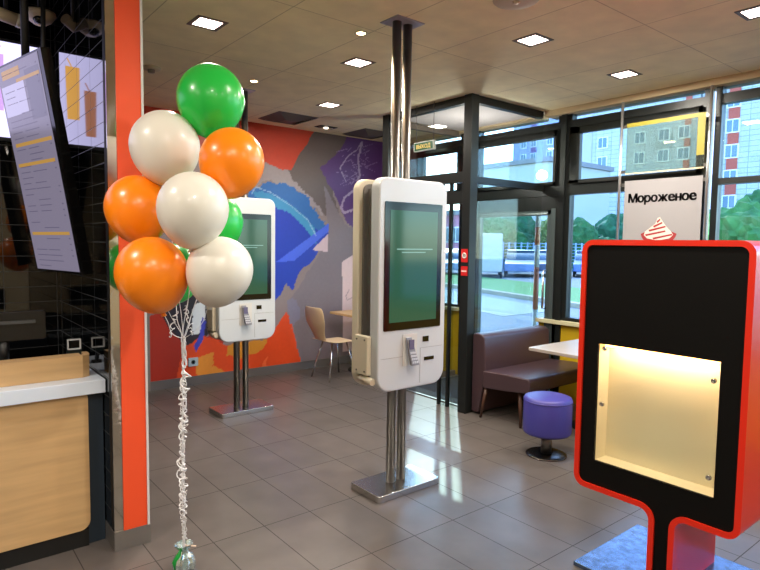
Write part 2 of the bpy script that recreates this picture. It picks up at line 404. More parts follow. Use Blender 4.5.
# ---- window wall: solid pier, low wall, sill, bulkhead
struct(MB().box(XW, XW+WT, 5.78, YM, 0, ZC).build('wall_right_pier', mat('pinkish_pier', (120,96,92), .7)))
struct(MB().box(XW+.02, XW+WT, YB, 3.8, 0, .80).box(XW+.02, XW+WT, 4.95, 5.78, 0, .80).build('wall_right_low', yellow_wall))
struct(MB().box(XW-.04, XW+WT, YB, 3.8, .80, .84).box(XW-.04, XW+WT, 4.95, 5.78, .80, .84).build('trim_1', mat('pale_sill', (200,196,160), .4), bevel=.004))
struct(MB().box(XW-.05, XW+WT, YB, 3.75, 2.94, ZC-.001).box(XW-.05, XW+WT, 3.85, YM, 2.94, ZC-.001).build('trim_2', plaster))
wn=[0]
def window(y0, y1, kind):
    """one bay of the window wall, with frame, transom sash and panes"""
    wn[0]+=1; x0,x1=XW+.02, XW+.10; f=.05
    r=bpy.data.objects.new('window_%d'%wn[0], None); COL.objects.link(r); r['_o']=(XW,(y0+y1)/2,0); r.location=r['_o']; struct(r)
    zb = .84 if kind!='door' else 0.0
    b=MB()
    b.box(x0,x1,y0,y0+f,zb,2.94); b.box(x0,x1,y1-f,y1,zb,2.94)
    b.box(x0,x1,y0+f,y1-f,2.80,2.88)                 # head beam under the top light
    b.box(x0,x1,y0+f,y1-f,2.14,2.19) if kind=='fixed' else b.box(x0,x1,y0+f,y1-f,2.13,2.24)
    if kind=='door': b.box(x0,x1,y0+f,y1-f,0,.09); b.box(x0+.01,x1-.01,y0+f,y1-f,1.98,2.13)
    else: b.box(x0,x1,y0+f,y1-f,zb,zb+.035)
    b.build('frame', dark_frame, r)
    if kind!='fixed':
        s=MB(); q=.035; a0,a1=y0+f,y1-f
        s.box(x0-.03,x0+.02,a0,a0+q,2.24,2.80); s.box(x0-.03,x0+.02,a1-(q if kind=='door' else .11),a1,2.24,2.80)
        s.box(x0-.03,x0+.02,a0,a1,2.24,2.24+q); s.box(x0-.03,x0+.02,a0,a1,2.73,2.80)
        s.build('sash', dark_frame, r, bevel=.004)
    MB().box(x0+.035,x0+.045,y0+f,y1-f,zb,2.94).build('pane', glass, r)
    if kind=='door':
        g=MB(); a0,a1=y0+f,y1-f; q=.045; a0+=.05; g.box(x0-.01,x0+.06,y0+f,a0,0,2.0)
        g.box(x0-.01,x0+.05,a0,a0+q,.02,1.98); g.box(x0-.01,x0+.05,a1-q,a1,.02,1.98); g.box(x0-.01,x0+.05,a0,a1,.02,.12); g.box(x0-.01,x0+.05,a0,a1,1.93,1.98)
        g.build('door_leaf', mat('grey_door_leaf', (84,96,98), .35, metal=.4), r, bevel=.003)
        MB().tube([(x0-.01,a0+.03,.95),(x0-.07,a0+.03,.95),(x0-.07,a0+.03,1.35),(x0-.01,a0+.03,1.35)],.012).build('door_handle', chrome, r)
window(4.95, 5.78, 'awning')
window(3.58, 4.75, 'door')
window(2.16, 3.52, 'awning')
for y1 in (2.14, .70, -.74, -2.0): window(max(y1-1.42,YB+.01), y1-.02, 'fixed')
struct(MB().box(XW, XW+WT, 4.75, 4.95, 0, 2.94).box(XW-.01, XW+.12, 3.52, 3.58, .84, 2.94).box(XW, XW+WT, 3.52, 3.58, 0, .84).build('trim_3', dark_frame))
# ---- entrance vestibule glazing (x = 4.14 and y = 3.8, far side y = 5.0)
b=MB()
b.box(4.09,4.19,3.75,3.85,0,ZC)
b.build('trim_4', dark_frame, bevel=.004); struct(bpy.data.objects['trim_4'])
g1=bpy.data.objects.new('window_20', None); COL.objects.link(g1); g1['_o']=(4.6,3.8,0); g1.location=g1['_o']; struct(g1)
MB().box(4.19,XW-.05,3.77,3.83,2.93,ZC).box(4.19,XW,3.77,3.83,2.19,2.255).box(4.19,XW,3.77,3.83,0,.05).build('frame', dark_frame, g1)
MB().box(4.19,XW,3.795,3.803,.05,2.93).build('pane', thin_glass, g1)
g2=bpy.data.objects.new('window_21', None); COL.objects.link(g2); g2['_o']=(4.14,4.4,0); g2.location=g2['_o']; struct(g2)
b=MB(); b.box(4.11,4.17,3.85,4.96,2.93,ZC); b.box(4.11,4.17,3.85,4.96,2.20,2.30); b.box(4.12,4.16,3.85,4.96,2.0,2.12)
b.box(4.125,4.155,4.02,4.05,0,2.2); b.box(4.125,4.155,4.14,4.17,0,2.2); b.box(4.09,4.19,4.95,5.05,0,ZC)
b.build('frame', dark_frame, g2)
MB().box(4.137,4.145,3.85,4.95,2.3,2.93).box(4.137,4.145,3.85,4.02,0,2.0).box(4.137,4.145,4.05,4.14,0,2.0).build('pane', thin_glass, g2)
g3=bpy.data.objects.new('window_22', None); COL.objects.link(g3); g3['_o']=(4.7,5.0,0); g3.location=g3['_o']; struct(g3)
MB().box(4.19,XW-.05,4.97,5.03,2.9,2.96).box(4.19,XW-.02,4.97,5.03,0,.06).build('frame', mat('brown_frame',(110,98,88),.5), g3)
MB().box(4.19,XW-.05,4.995,5.003,.06,2.9).build('pane', thin_glass, g3)

# ================================================================= SERVERY (left)
pc=thing('pillar_cladding', (.87,3.15,0), 'tall pillar cladding with an orange front panel beside the counter', 'pillar')
MB().box(.834,.952,3.128,3.145,.10,3.35).build('orange_panel', orange_panel_m, pc)
MB().box(.789,.834,3.135,3.145,.10,3.35).build('mirror_strip', mirror, pc)
MB().box(.952,.963,3.12,3.19,.10,3.35).build('edge_trim', mat('pale_trim',(214,214,216),.4), pc)
MB().box(.786,.968,3.125,3.50,0,.10).build('base_plinth', mat('satin_steel',(150,146,142),.4,metal=.8), pc)
MB().box(.789,.955,3.145,3.19,.10,3.35).build('core', black_matte, pc)
MB().box(.789,.80,3.19,4.4,.10,3.35).build('tiled_side', blackt_x, pc)
ct=thing('service_counter', (-.6,3.5,0), 'service counter with white worktop and light oak front at left', 'counter')
MB().box(-2.9,.785,3.235,3.95,.818,.888).build('worktop', worktop, ct, bevel=.004)
fr=rrect(-2.95,.706,.095,.84,.05); fr=[(x,min(z,.815)) for x,z in fr]
MB().prism(fr,3.27,3.30,'XZ').build('front_panel', wood_m, ct)
MB().box(-2.9,.785,3.305,3.93,.0,.817).build('carcass', navy, ct)
MB().box(-2.9,.70,3.285,3.304,.0,.094).build('kick_board', black_matte, ct)
up=thing('oak_upstand', (-.4,3.36,.889), 'low light oak upstand running along the white counter top', 'counter shelf')
MB().prism([(-2.8,3.34),(.70,3.34),(.735,3.36),(.745,3.40),(.745,3.46),(.72,3.46),(.72,3.41),(.70,3.37),(-2.8,3.37)],.889,1.005,'XY').build('board', wood_m, up)
MB().box(-2.8,.70,3.371,3.44,.985,1.004).build('ledge', wood_m, up)
# pos monitor seen from behind
pm=thing('pos_monitor', (.36,3.60,.889), 'black checkout monitor seen from behind on the counter', 'monitor')
mr=ony(46,325,3.56).x; mt=ony(30,311,3.56).z; mb_=ony(30,338,3.56).z; ms=ony(20,322,3.56).z
MB().prism(rrect(mr-.46,mr,mb_-.01,mt,.015),3.56,3.59,'XZ').build('housing', mat('monitor_plastic',(10,10,11),.35), pm, bevel=.004)
MB().box(mr-.44,mr-.05,3.548,3.559,ms-.008,ms+.008).build('rear_trim', mat('grey_strip',(70,72,76),.3), pm)
MB().cyl((mr-.20,3.60,.90),(mr-.19,3.592,mb_+.03),.030,.025).build('stand', mat('monitor_plastic2',(18,18,19),.4), pm)
MB().box(mr-.34,mr-.06,3.50,3.72,.889,.903).build('foot', black_matte, pm, bevel=.004)
def reader(px, y, label):
    c=onz(px,352,.0); k=ony(px,344,y); zc=k.z
    t=thing('card_reader', (k.x,y,.889), label, 'card reader')
    MB().prism(rrect(k.x-.038,k.x+.038,zc-.055,zc+.03,.006),y,y+.02,'XZ').build('housing', mat('reader_dark',(24,34,32),.3), t)
    holed(rrect(k.x-.036,k.x+.036,zc-.032,zc+.030,.006),[rrect(k.x-.028,k.x+.028,zc-.024,zc+.022,.003)],lambda a,z:(a,y-.001,z),'screen_frame',mat('white_plastic',(205,205,205),.4),t,.004,(0,-1,0))
    MB().box(k.x-.027,k.x+.027,y-.002,y-.0005,zc-.023,zc+.021).build('display', black_gloss, t)
    MB().box(k.x-.025,k.x+.025,y+.02,y+.055,.889,.905).cyl((k.x,y+.03,.90),(k.x,y+.012,zc),.012).build('holder', black_matte, t)
reader(74, 3.67, 'small white-framed card reader on the counter, reflected in the black tiles')
# illuminated picture band above the servery
lb=thing('light_box', (-.5,4.36,2.25), 'long glowing lilac picture light box on black servery wall', 'light box')
MB().box(-2.6,.765,4.35,4.39,2.22,2.84).build('housing', black_matte, lb)
MB().box(-2.6,.765,4.343,4.349,2.24,2.82).build('picture_panel', emis('lilac_glow',(205,200,246),1.5), lb)
orange_e=emis('orange_drink_glow',(242,180,90),1.3); brown_e=emis('brown_drink_glow',(196,130,100),1.1); lil_e=emis('lilac_drink_glow',(190,150,225),1.2)
gm_=[orange_e,brown_e,lil_e]
for x,w,z0,z1,m in ((.69,.085,2.40,2.74,0),(.585,.075,2.30,2.60,1),(.46,.09,2.40,2.74,2)):
    MB().prism([(x-w*.42,z0),(x+w*.42,z0),(x+w*.5,z1),(x-w*.5,z1)],4.338,4.3425,'XZ').cyl((x,4.340,z1-.01),(x+.03,4.340,z1+.05),.004).build('drink_picture',gm_[m],lb)
# hanging menu screen
P00=ony(84,275,3.42)
dh=Vector((-math.sin(.21),math.cos(.21),0))       # along the lower edge, away from the camera
top=ony(40,47,3.42-.0)
top=P00+ (top-P00)
upv=(top-P00); upv=Vector((upv.x,upv.y,upv.z)); nn=dh.cross(upv).normalized()
if nn.dot(CP-P00)<0: nn=-nn
w_=.60
tv=thing('menu_screen', tuple(P00), 'tall slim menu screen hanging tilted above the counter', 'screen')
def tvp(u,v,k=0): return P00+dh*(u*w_)+upv*v+nn*k
def slab(mb,u0,u1,v0,v1,k0,k1,mi=0):
    vs=[tvp(u,v,k) for k in (k0,k1) for v in (v0,v1) for u in (u0,u1)]
    mb.add(vs,[(0,2,3,1),(4,5,7,6),(0,1,5,4),(2,6,7,3),(0,4,6,2),(1,3,7,5)],mi)
b=MB(); slab(b,0,1,0,1,-.05,0); b.build('bezel', black_gloss, tv)
b=MB(); slab(b,.07,.985,.012,.99,.0005,.002)
b.build('display', emis('menu_glow',(146,138,162),.55), tv)
b=MB()
rt=random.Random(5)
for v0,v1,u0,u1 in ((.615,.632,.10,.90),(.52,.536,.12,.93),(.185,.2,.12,.93),(.90,.915,.1,.6)): slab(b,u0,u1,v0,v1,.002,.003,0)
v=.03
while v<.95:
    for (a,c) in ((.72,.90),(.40,.62)):
        if rt.random()<.75: slab(b,a-rt.uniform(0,.1),c,v,v+.004,.002,.0026,1)
    if rt.random()<.4: slab(b,.12,.15,v,v+.006,.002,.0026,1)
    v+=.027
slab(b,.45,.96,.76,.90,.002,.0026,2); slab(b,.1,.4,.72,.94,.002,.0026,3); slab(b,.5,.9,.93,.97,.002,.0026,0)
b.build('menu_content', [emis('menu_amber',(190,145,70),.7), emis('menu_text_grey',(118,110,138),.5), emis('menu_pale',(186,180,214),.8), emis('menu_mid',(130,124,150),.5)], tv)
b=MB(); q=tvp(.5,.93,-.03); b.cyl(q,(q.x,q.y,3.35),.02); q=tvp(.5,.5,-.03); b.cyl(q,(q.x+.02,q.y,3.35),.012); b.build('hanger', black_matte, tv)
# cameras and spots on the black ceiling
cream=mat('cream_plastic',(200,184,158),.5)
k=ony(40,14,4.0)
dm=thing('security_camera', (k.x,k.y,3.35), 'cream dome security camera below the black ceiling at left', 'camera')
MB().lathe((k.x,k.y,k.z-.04),[(.03,-.022),(.062,.0),(.085,.035),(.082,.05),(.05,.056)]).build('housing', cream, dm)
MB().lathe((k.x-.01,k.y-.035,k.z-.045),[(.0,-.03),(.026,-.018),(.034,.0),(.03,.02)]).build('lens', black_gloss, dm)
MB().cyl((k.x,k.y,k.z),(k.x,k.y,3.35),.012).build('stem', black_matte, dm)
k=ony(6,15,3.9)
sp=thing('track_spotlight', (k.x,k.y,3.35), 'cream cylindrical spotlight pointing sideways near the dome camera', 'spotlight')
MB().cyl((k.x-.14,k.y,k.z+.02),(k.x+.05,k.y,k.z-.015),.035).build('body', cream, sp)
MB().cyl((k.x+.05,k.y,k.z-.015),(k.x+.075,k.y,k.z-.02),.037).build('cap', mat('pale_metal',(170,165,150),.3), sp)
MB().cyl((k.x+.0,k.y,k.z),(k.x,k.y,3.35),.01).build('stem', black_matte, sp)
k=ony(73,22,3.75)
s2=thing('ceiling_spotlight', (k.x,k.y,3.35), 'dark beige spotlight beside the pillar under the black ceiling', 'spotlight')
MB().cyl((k.x-.04,k.y,k.z+.01),(k.x+.09,k.y+.1,k.z-.04),.03).build('body', mat('dim_beige',(90,76,58),.6), s2)
MB().cyl((k.x,k.y,k.z),(k.x,k.y,3.35),.01).build('stem', black_matte, s2)

# ================================================================= KIOSKS
screen_m=emis('kiosk_green_screen',(8,80,54),.8)
MATS['kiosk_green_screen'].node_tree.nodes['Principled BSDF'].inputs['Roughness'].default_value=.08
def kiosk(ox, oy, label, twin=True):
    """ox,oy: centre of the foot plate; customer face towards -y"""
    t=thing('ordering_kiosk', (ox,oy,0), label, 'ordering kiosk', 'self-service ordering kiosks')
    def X(v): return ox+v
    yf=oy-.145                                       # front face
    MB().prism(rrect(ox-.265,ox+.265,oy-.15,oy+.15,.02),.0,.045,'XY').build('foot_plate', mat('plate_steel',(196,194,190),.24,metal=1), t, bevel=.004)
    for dx in (-.045,.045):
        MB().cyl((ox+dx-.003,oy+.0,.045),(ox+dx-.003,oy+.0,ZC-.006),.029,n=24).build('pole', steel, t)
    MB().box(ox-.115,ox+.11,oy-.085,oy+.085,ZC-.006,ZC).build('ceiling_plate', mat('pale_plate',(190,182,196),.3,metal=.5), t)
    x0,x1,z0,z1=ox-.285,ox+.285,.695,2.012
    out=rrect(x0,x1,z0,z1,.07,8,.10)
    fs=MB().prism(out,yf,yf+.085,'XZ').build('front_shell', kiosk_white, t, bevel=.012)
    inn=rrect(x0+.03,x1-.03,z0+.03,z1-.03,.05,8,.08)
    MB().prism(inn,yf+.086,yf+.10,'XZ').build('side_channel', kiosk_grey, t)
    MB().prism(inn,yf+.19,yf+.205,'XZ').build('side_channel', kiosk_grey, t)
    MB().box(x0+.06,x1-.06,yf+.101,yf+.189,z0+.06,z1-.06).build('inner_frame', kiosk_grey, t)
    MB().prism(out,yf+.206,yf+.272,'XZ').build('rear_shell', kiosk_cream, t, bevel=.012)
    # screen
    sx0,sx1,sz0,sz1=ox-.265,ox+.222,1.077,1.866
    sx0,sx1=ox-.245,ox+.235
    sn=MB().prism(rrect(sx0,sx1,sz0,sz1,.008),yf-.006,yf-.0005,'XZ').build('screen', black_gloss, t)
    MB().box(sx0+.042,sx1-.042,yf-.0075,yf-.0062,sz0+.05,sz1-.05).build('display', screen_m, sn)
    tx=MB()
    tx.box(ox-.15,ox+.15,yf-.0085,yf-.0076,1.575,1.582); tx.box(ox-.11,ox+.09,yf-.0085,yf-.0076,1.556,1.562)
    tx.build('screen_text', emis('text_mint',(140,190,175),.7), sn)
    # card terminal in its pocket
    px0,px1,pz0,pz1=ox-.085,ox+.035,.845,1.045
    cpk=MB().box(px0,px1,yf-.004,yf-.0005,pz0,pz1).build('terminal_pocket', mat('pocket_white',(196,192,186),.4), t)
    tm=MB()
    A=Vector((ox-.078,yf-.018,1.03)); Bv=Vector((ox-.052,yf-.034,.855))
    w=Vector((.066,0,0)); nrm=Vector((0,-.022,-.004))
    vs=[A,A+w*.7,Bv+w,Bv, A+nrm*.4,A+w*.7+nrm*.4,Bv+w+nrm,Bv+nrm]
    tm.add(vs,[(0,1,2,3),(4,7,6,5),(0,4,5,1),(1,5,6,2),(2,6,7,3),(3,7,4,0)])
    ct_=tm.build('card_terminal', mat('terminal_grey',(120,118,124),.4), t, bevel=.004)
    kp=MB()
    for r in range(4):
        for c in range(3):
            s_=.55+.11*r; q=A.lerp(Bv,s_)+nrm*(.4+.6*s_)+w*(.2+.27*c)*(.7+.3*s_)+Vector((0,-.002,0))
            kp.box(q.x-.007,q.x+.007,q.y-.003,q.y+.002,q.z-.006,q.z+.006)
    kp.build('keypad', mat('key_light',(190,190,196),.4), ct_)
    q=A.lerp(Bv,.25)+nrm*.6+Vector((.028,-.003,0))
    MB().box(q.x-.018,q.x+.020,q.y-.004,q.y+.003,q.z-.03,q.z+.03).build('terminal_screen', mat('terminal_display',(96,92,122),.2), ct_)
    MB().box(ox+.085,ox+.135,yf-.005,yf-.0005,.985,1.02).build('scanner_window', black_gloss, t)
    for (a0,a1,c0,c1) in ((ox+.065,ox+.067,.72,.945),(ox+.065,ox+.262,.945,.947),(ox-.26,ox-.08,.905,.907),):
        MB().box(a0,a1,yf-.0012,yf-.0003,c0,c1).build('panel_seam', mat('seam_grey',(128,126,122),.6), t)
    MB().box(ox+.10,ox+.185,yf-.004,yf-.0005,.862,.884).build('receipt_slot', black_gloss, t)
    # bracket box on the left side
    bk=MB().box(x0-.035,x0-.001,yf+.06,yf+.19,.80,1.045).build('side_bracket', kiosk_cream, t, bevel=.008)
    for (yy,zz) in ((yf+.085,1.02),(yf+.165,1.02),(yf+.085,.825),(yf+.165,.825)): MB().cyl((x0-.038,yy,zz),(x0-.035,yy,zz),.006,n=10).build('screw', steel, bk)
    MB().cyl((x0-.01,yf+.03,.765),(x0-.01,yf+.16,.775),.022).build('cable_gland', kiosk_cream, t)
    return t
k1=kiosk(2.483,2.88,'nearer ordering kiosk on steel twin poles in the middle of the floor')
k2=copy_tree(k1); k2.location=(2.44,5.10,0); k2['_o']=(2.44,5.10,0)
k2['label']='farther ordering kiosk behind the balloons, in front of the mural'

# ================================================================= ICE CREAM DISPLAY STAND
XS=2.68; y0,y1,z0,z1=.888,1.675,.380,1.645; ny0,ny1=1.155,1.275
def outline(o, r=.06, rn=.05):
    """outline (y,z) counter-clockwise, inset by o, box with a narrow neck down to the plate"""
    a0,a1,b0,b1=y0+o,y1-o,z0+o,z1-o; n0,n1=ny0+o,ny1-o; zb=.022 if o==0 else .022
    rc=max(.012,r-o); rk=rn+o; pts=[]
    def arc(cx,cz,q,s,e,n=7):
        for i in range(n+1):
            a=math.radians(s+(e-s)*i/n); pts.append((cx+q*math.cos(a),cz+q*math.sin(a)))
    pts.append((n0,zb)); pts.append((n1,zb))
    arc(n1+rk,b0-rk,rk,180,90)
    arc(a1-rc,b0+rc,rc,-90,0); arc(a1-rc,b1-rc,rc,0,90); arc(a0+rc,b1-rc,rc,90,180); arc(a0+rc,b0+rc,rc,180,270)
    arc(n0-rk,b0-rk,rk,90,0)
    return pts
st=thing('ice_cream_display', (XS+.25,1.3,0), 'red and black display stand with a lit empty niche', 'display stand')
DX=.46
out=outline(0); inn=outline(.026)
b=MB(); n=len(out)
vs=[(XS,p[0],p[1]) for p in out]+[(XS+DX,p[0],p[1]) for p in out]
b.add(vs,[(i,(i+1)%n,n+(i+1)%n,n+i) for i in range(n)])
bd=b.build('casing', red_m, st)
holed(out,[],lambda y,z:(XS+DX,y,z),'rear_panel',red_m,st)
holed(out,[inn],lambda y,z:(XS,y,z),'rim',red_m,st,.012,(-1,0,0))
wy0,wy1,wz0,wz1=1.003,1.566,.534,1.128
hole=[(wy0,wz0),(wy1,wz0),(wy1,wz1),(wy0,wz1)]
holed(inn,[hole],lambda y,z:(XS-.002,y,z),'front_panel',mat('stand_black',(6,5,4),.6,spec=.15),st,.006,(1,0,0))
nd=.10
cream_in=mat('niche_cream',(234,220,192),.6)
b=MB()
b.quad((XS+nd,wy0,wz0),(XS+nd,wy1,wz0),(XS+nd,wy1,wz1),(XS+nd,wy0,wz1))
b.quad((XS+.004,wy0,wz0),(XS+nd,wy0,wz0),(XS+nd,wy0,wz1),(XS+.004,wy0,wz1)); b.quad((XS+.004,wy1,wz0),(XS+nd,wy1,wz0),(XS+nd,wy1,wz1),(XS+.004,wy1,wz1))
b.quad((XS+.004,wy0,wz0),(XS+nd,wy0,wz0),(XS+nd,wy1,wz0),(XS+.004,wy1,wz0)); b.quad((XS+.004,wy0,wz1),(XS+nd,wy0,wz1),(XS+nd,wy1,wz1),(XS+.004,wy1,wz1))
ni=b.build('niche', cream_in, st)
MB().box(XS+.02,XS+.05,wy0+.02,wy1-.02,wz1-.014,wz1-.002).build('led_strip', emis('warm_led',(255,190,110),14), ni)
MB().box(XS-.012,XS-.006,wy0-.0,wy1+.0,wz0-.0,wz1+.0).build('glass_cover', thin_glass, st)
for (px,py) in ((602,404),(715,381),(710,478),(605,347)):
    q=onx(px,py,XS-.014); yy=min(max(q.y,wy0+.018),wy1-.018); zz=min(max(q.z,wz0+.018),wz1-.018)
    MB().lathe((XS-.012,yy,zz),[(.012,0),(.012,-.006),(.010,-.010),(.006,-.010),(.005,-.007),(0.0001,-.007)],n=20,axis='X').build('glass_bolt', chrome, st)
blue_steel=mat('scuffed_plate',(92,110,138),.25,metal=.8,noisec=.35,nscale=25)
MB().box(2.575,3.22,.93,1.6,0,.022).build('base_plate', blue_steel, st, bevel=.003)

# ================================================================= HANGING SIGNS
XR=5.19
film=glass_mat('frosted_film',(232,228,206),.04)
_nt=film.node_tree; _o=_nt.nodes['Material Output']; _m=_nt.nodes.new('ShaderNodeMixShader'); _t=_nt.nodes.new('ShaderNodeBsdfTranslucent'); _t.inputs[0].default_value=(*lin((222,216,196)),1)
_src=_o.inputs[0].links[0].from_socket; _nt.links.new(_src,_m.inputs[1]); _nt.links.new(_t.outputs[0],_m.inputs[2]); _m.inputs[0].default_value=.14; _nt.links.new(_m.outputs[0],_o.inputs[0])
for _n in _nt.nodes:
    if _n.type=='BSDF_GLOSSY': _n.inputs['Roughness'].default_value=.35
sg=thing('ice_cream_sign', (XR,2.54,2.3), 'hanging poster reading Мороженое with a soft ice cream picture above red stand', 'sign')
ya,yb_=2.894,2.124
for y in (ya,yb_):
    rd=MB().cyl((XR,y,1.655),(XR,y,2.94),.0125,n=14).build('rod', mat('pale_rod',(200,200,200),.3,metal=.8), sg)
    MB().lathe((XR,y,1.65),[(.0001,-.014),(.012,-.010),(.014,0),(.012,.012),(.008,.016)],n=16).build('rod_cap', chrome, rd)
pm_=mat('poster_paper',(148,146,148),.6)
nt=pm_.node_tree; bb=nt.nodes['Principled BSDF']; bb.inputs['Transmission Weight'].default_value=0
tl=onx(625,185.5,XR); tr_=onx(703,179,XR)
py0,py1,pz0,pz1=2.158,2.842,1.655,2.215
pt=MB().box(XR-.002,XR+.002,py0,py1,pz0,pz1).build('poster', pm_, sg)
ink=mat('black_ink',(12,12,12),.5)
Mt=Matrix.Translation((XR-.0042,2.50,2.045)) @ Matrix(((0,0,-1,0),(-1,0,0,0),(0,1,0,0),(0,0,0,1)))
word_mesh('poster_text', ['М','о','р','о','ж','e','bars','о','e'], .109, Mt, ink, sg, fat=.034)
# ice cream drawing: bowl and swirl, flat print
b=MB(); cy=2.51; cz=1.70
def P2(u,v): return (XR-.0032,cy-u,cz+v)
def poly2(pts,mi,k=0): b.add([(XR-.0030-.0004*k,cy-u,cz+v) for u,v in pts],[tuple(range(len(pts)))],mi)
poly2([(-.16,.03),(-.15,.0),(-.12,-.04),(-.06,-.045),(.06,-.045),(.12,-.04),(.15,.0),(.16,.03),(.10,.055),(-.10,.055)],1)
poly2([(-.13,.02),(-.10,-.01),(.0,-.03),(.10,-.01),(.13,.02),(.11,.05),(.07,.09),(.04,.13),(.01,.175),(-.01,.17),(-.03,.12),(-.08,.08),(-.12,.05)],0,1)
for (a,c,e,f) in ((-.12,.025,.06,.06),(-.09,.065,.06,.10),(-.05,.10,.03,.135),(-.02,.14,.01,.165),(-.05,-.005,.12,.03)):
    poly2([(a,c),(e,f),(e+.005,f-.014),(a+.01,c-.016)],1,2)
b.build('ice_cream_print',[mat('print_cream',(226,206,196),.6),mat('print_red',(150,40,44),.6)],sg)
fy0,fy1,fz0,fz1=2.158,2.842,2.285,2.735
uf=thing('transparent_menu_panel', (XR,2.53,2.5), 'empty translucent hanging panel with yellow edges above the ice cream poster', 'sign panel')
MB().box(XR-.002,XR+.002,fy0,fy1,fz0,fz1).build('film', film, uf)
yl=mat('yellow_edge',(150,140,44),.5)
MB().box(XR-.006,XR-.002,fy0,fy1,fz1-.035,fz1).box(XR-.006,XR-.002,fy0,fy0+.06,fz0+.10,fz1-.035).build('yellow_border', yl, uf)
MB().box(XR-.006,XR+.004,fy0,fy1,fz0-.012,fz0).build('lower_rail', mat('cream_rail',(206,190,150),.4), uf)
for (c0,c1) in ((fz0,fz0+.03),(fz1-.04,fz1-.01)):
    for (d0,d1) in ((fy1,ya-.011),(yb_+.011,fy0)): MB().box(XR-.004,XR+.004,d0,d1,c0,c1).build('clamp', steel, uf)
for (d0,d1) in ((py1,ya-.011),(yb_+.011,py0)): MB().box(XR-.004,XR+.004,d0,d1,pz1-.05,pz1-.02).build('clamp', steel, sg)
# exit sign, hung in front of the vestibule
ex=thing('exit_sign', (4.06,4.345,2.93), 'green exit sign reading ВЫХОД hanging on two thin wires', 'exit sign')
MB().box(4.045,4.075,4.20,4.49,2.54,2.63).build('housing', mat('sign_edge',(190,196,188),.4), ex, bevel=.003)
MB().box(4.041,4.044,4.212,4.478,2.548,2.622).build('face', emis('sign_green',(14,84,44),.8), ex)
word_mesh('sign_text',['B','yeru','X','O','Д'],.056,Matrix.Translation((4.0395,4.345,2.585)) @ Matrix(((0,0,-1,0),(-1,0,0,0),(0,1,0,0),(0,0,0,1))),emis('sign_letters',(236,200,110),1.0),ex,fat=.012,mid=.364)
for y in (4.22,4.47): MB().cyl((4.06,y,2.63),(4.06,y,3.0),.0035,n=8).build('wire', steel, ex)
# red stickers on the vestibule post
a=onx(469,259,4.088)
for dz,name,lab in ((0.03,'camera_sticker','square red sticker with a white ring on dark door post'),(-.115,'notice_sticker','small red notice sticker directly below the ringed sticker')):
    hh=.062 if dz>0 else .045
    s_=thing(name,(4.088,3.80,a.z+dz),lab,'sticker')
    MB().box(4.0855,4.0902,3.76,3.84,a.z+dz-hh,a.z+dz+hh-(.0 if dz>0 else .0)).build('sheet', mat('sticker_red',(186,22,22),.5), s_)
    if dz>0:
        pr_=[(.028,0),(.028,-.0015),(.018,-.0015),(.018,0)]
        MB().lathe((4.0853,3.80,a.z+dz),pr_,n=24,axis='X').cyl((4.0853,3.80,a.z+dz),(4.0838,3.80,a.z+dz),.008).build('ring_mark', mat('sticker_white',(226,214,210),.5), s_)
    else:
        MB().box(4.084,4.0853,3.768,3.832,a.z+dz-.008,a.z+dz+.006).build('text_bar', mat('sticker_white2',(226,190,186),.5), s_)

# ================================================================= FURNITURE
# sofa along the vestibule glazing
sf=thing('bench_sofa', (4.75,3.35,0), 'brown leather bench sofa with high back beside the entrance glazing', 'sofa')
MB().prism([(3.66,.02),(3.745,.02),(3.745,.76),(3.72,.775),(3.64,.77),(3.60,.74),(3.58,.45),(3.60,.30)],4.17,5.18,'YZ').build('backrest', leather, sf, bevel=.012)
MB().prism([(3.06,.33),(3.05,.42),(3.07,.455),(3.30,.455),(3.585,.44),(3.585,.28),(3.30,.30)],4.14,5.18,'YZ').build('seat', leather, sf, bevel=.012)
for (x,y,tx,ty) in ((4.20,3.20,-.03,-.04),(4.18,3.56,-.05,.03),(5.10,3.12,.02,-.04),(5.10,3.56,.02,.0)):
    MB().cyl((x+tx,y+ty,0),(x,y,.32),.012,.020,n=14).build('leg', mat('dark_wood_leg',(70,44,32),.4), sf)
pale_top=mat('pale_table_top',(158,150,140),.35,noisec=.06,nscale=3)
tb=thing('dining_table', (4.8,2.75,0), 'light-topped dining table in front of the brown sofa', 'table')
MB().prism(rrect(4.12,5.18,2.42,3.07,.015),.715,.742,'XY').build('table_top', pale_top, tb, bevel=.003)
MB().cyl((4.75,2.75,.02),(4.75,2.75,.715),.035).build('pedestal', black_matte, tb)
MB().lathe((4.75,2.75,0),[(.24,0),(.24,.012),(.05,.03),(.03,.03)]).build('foot', black_matte, tb)
stl=thing('round_stool', (3.80,2.63,0), 'round purple vinyl stool on a steel disc foot', 'stool')
MB().lathe((3.80,2.63,0),[(.172,.175),(.180,.185),(.182,.20),(.182,.435),(.176,.452),(.155,.460),(.0001,.464)],n=48).build('seat', purple_v, stl)
MB().lathe((3.80,2.63,0),[(.182,.425),(.1845,.430),(.182,.436)],n=48).build('piping', purple_v, stl)
MB().cyl((3.80,2.63,.012),(3.80,2.63,.18),.042).build('column', steel, stl)
MB().lathe((3.80,2.63,0),[(.155,0),(.155,.008),(.14,.013),(.04,.016)],n=40).build('foot_disc', mat('dark_steel',(96,92,90),.25,metal=1), stl)
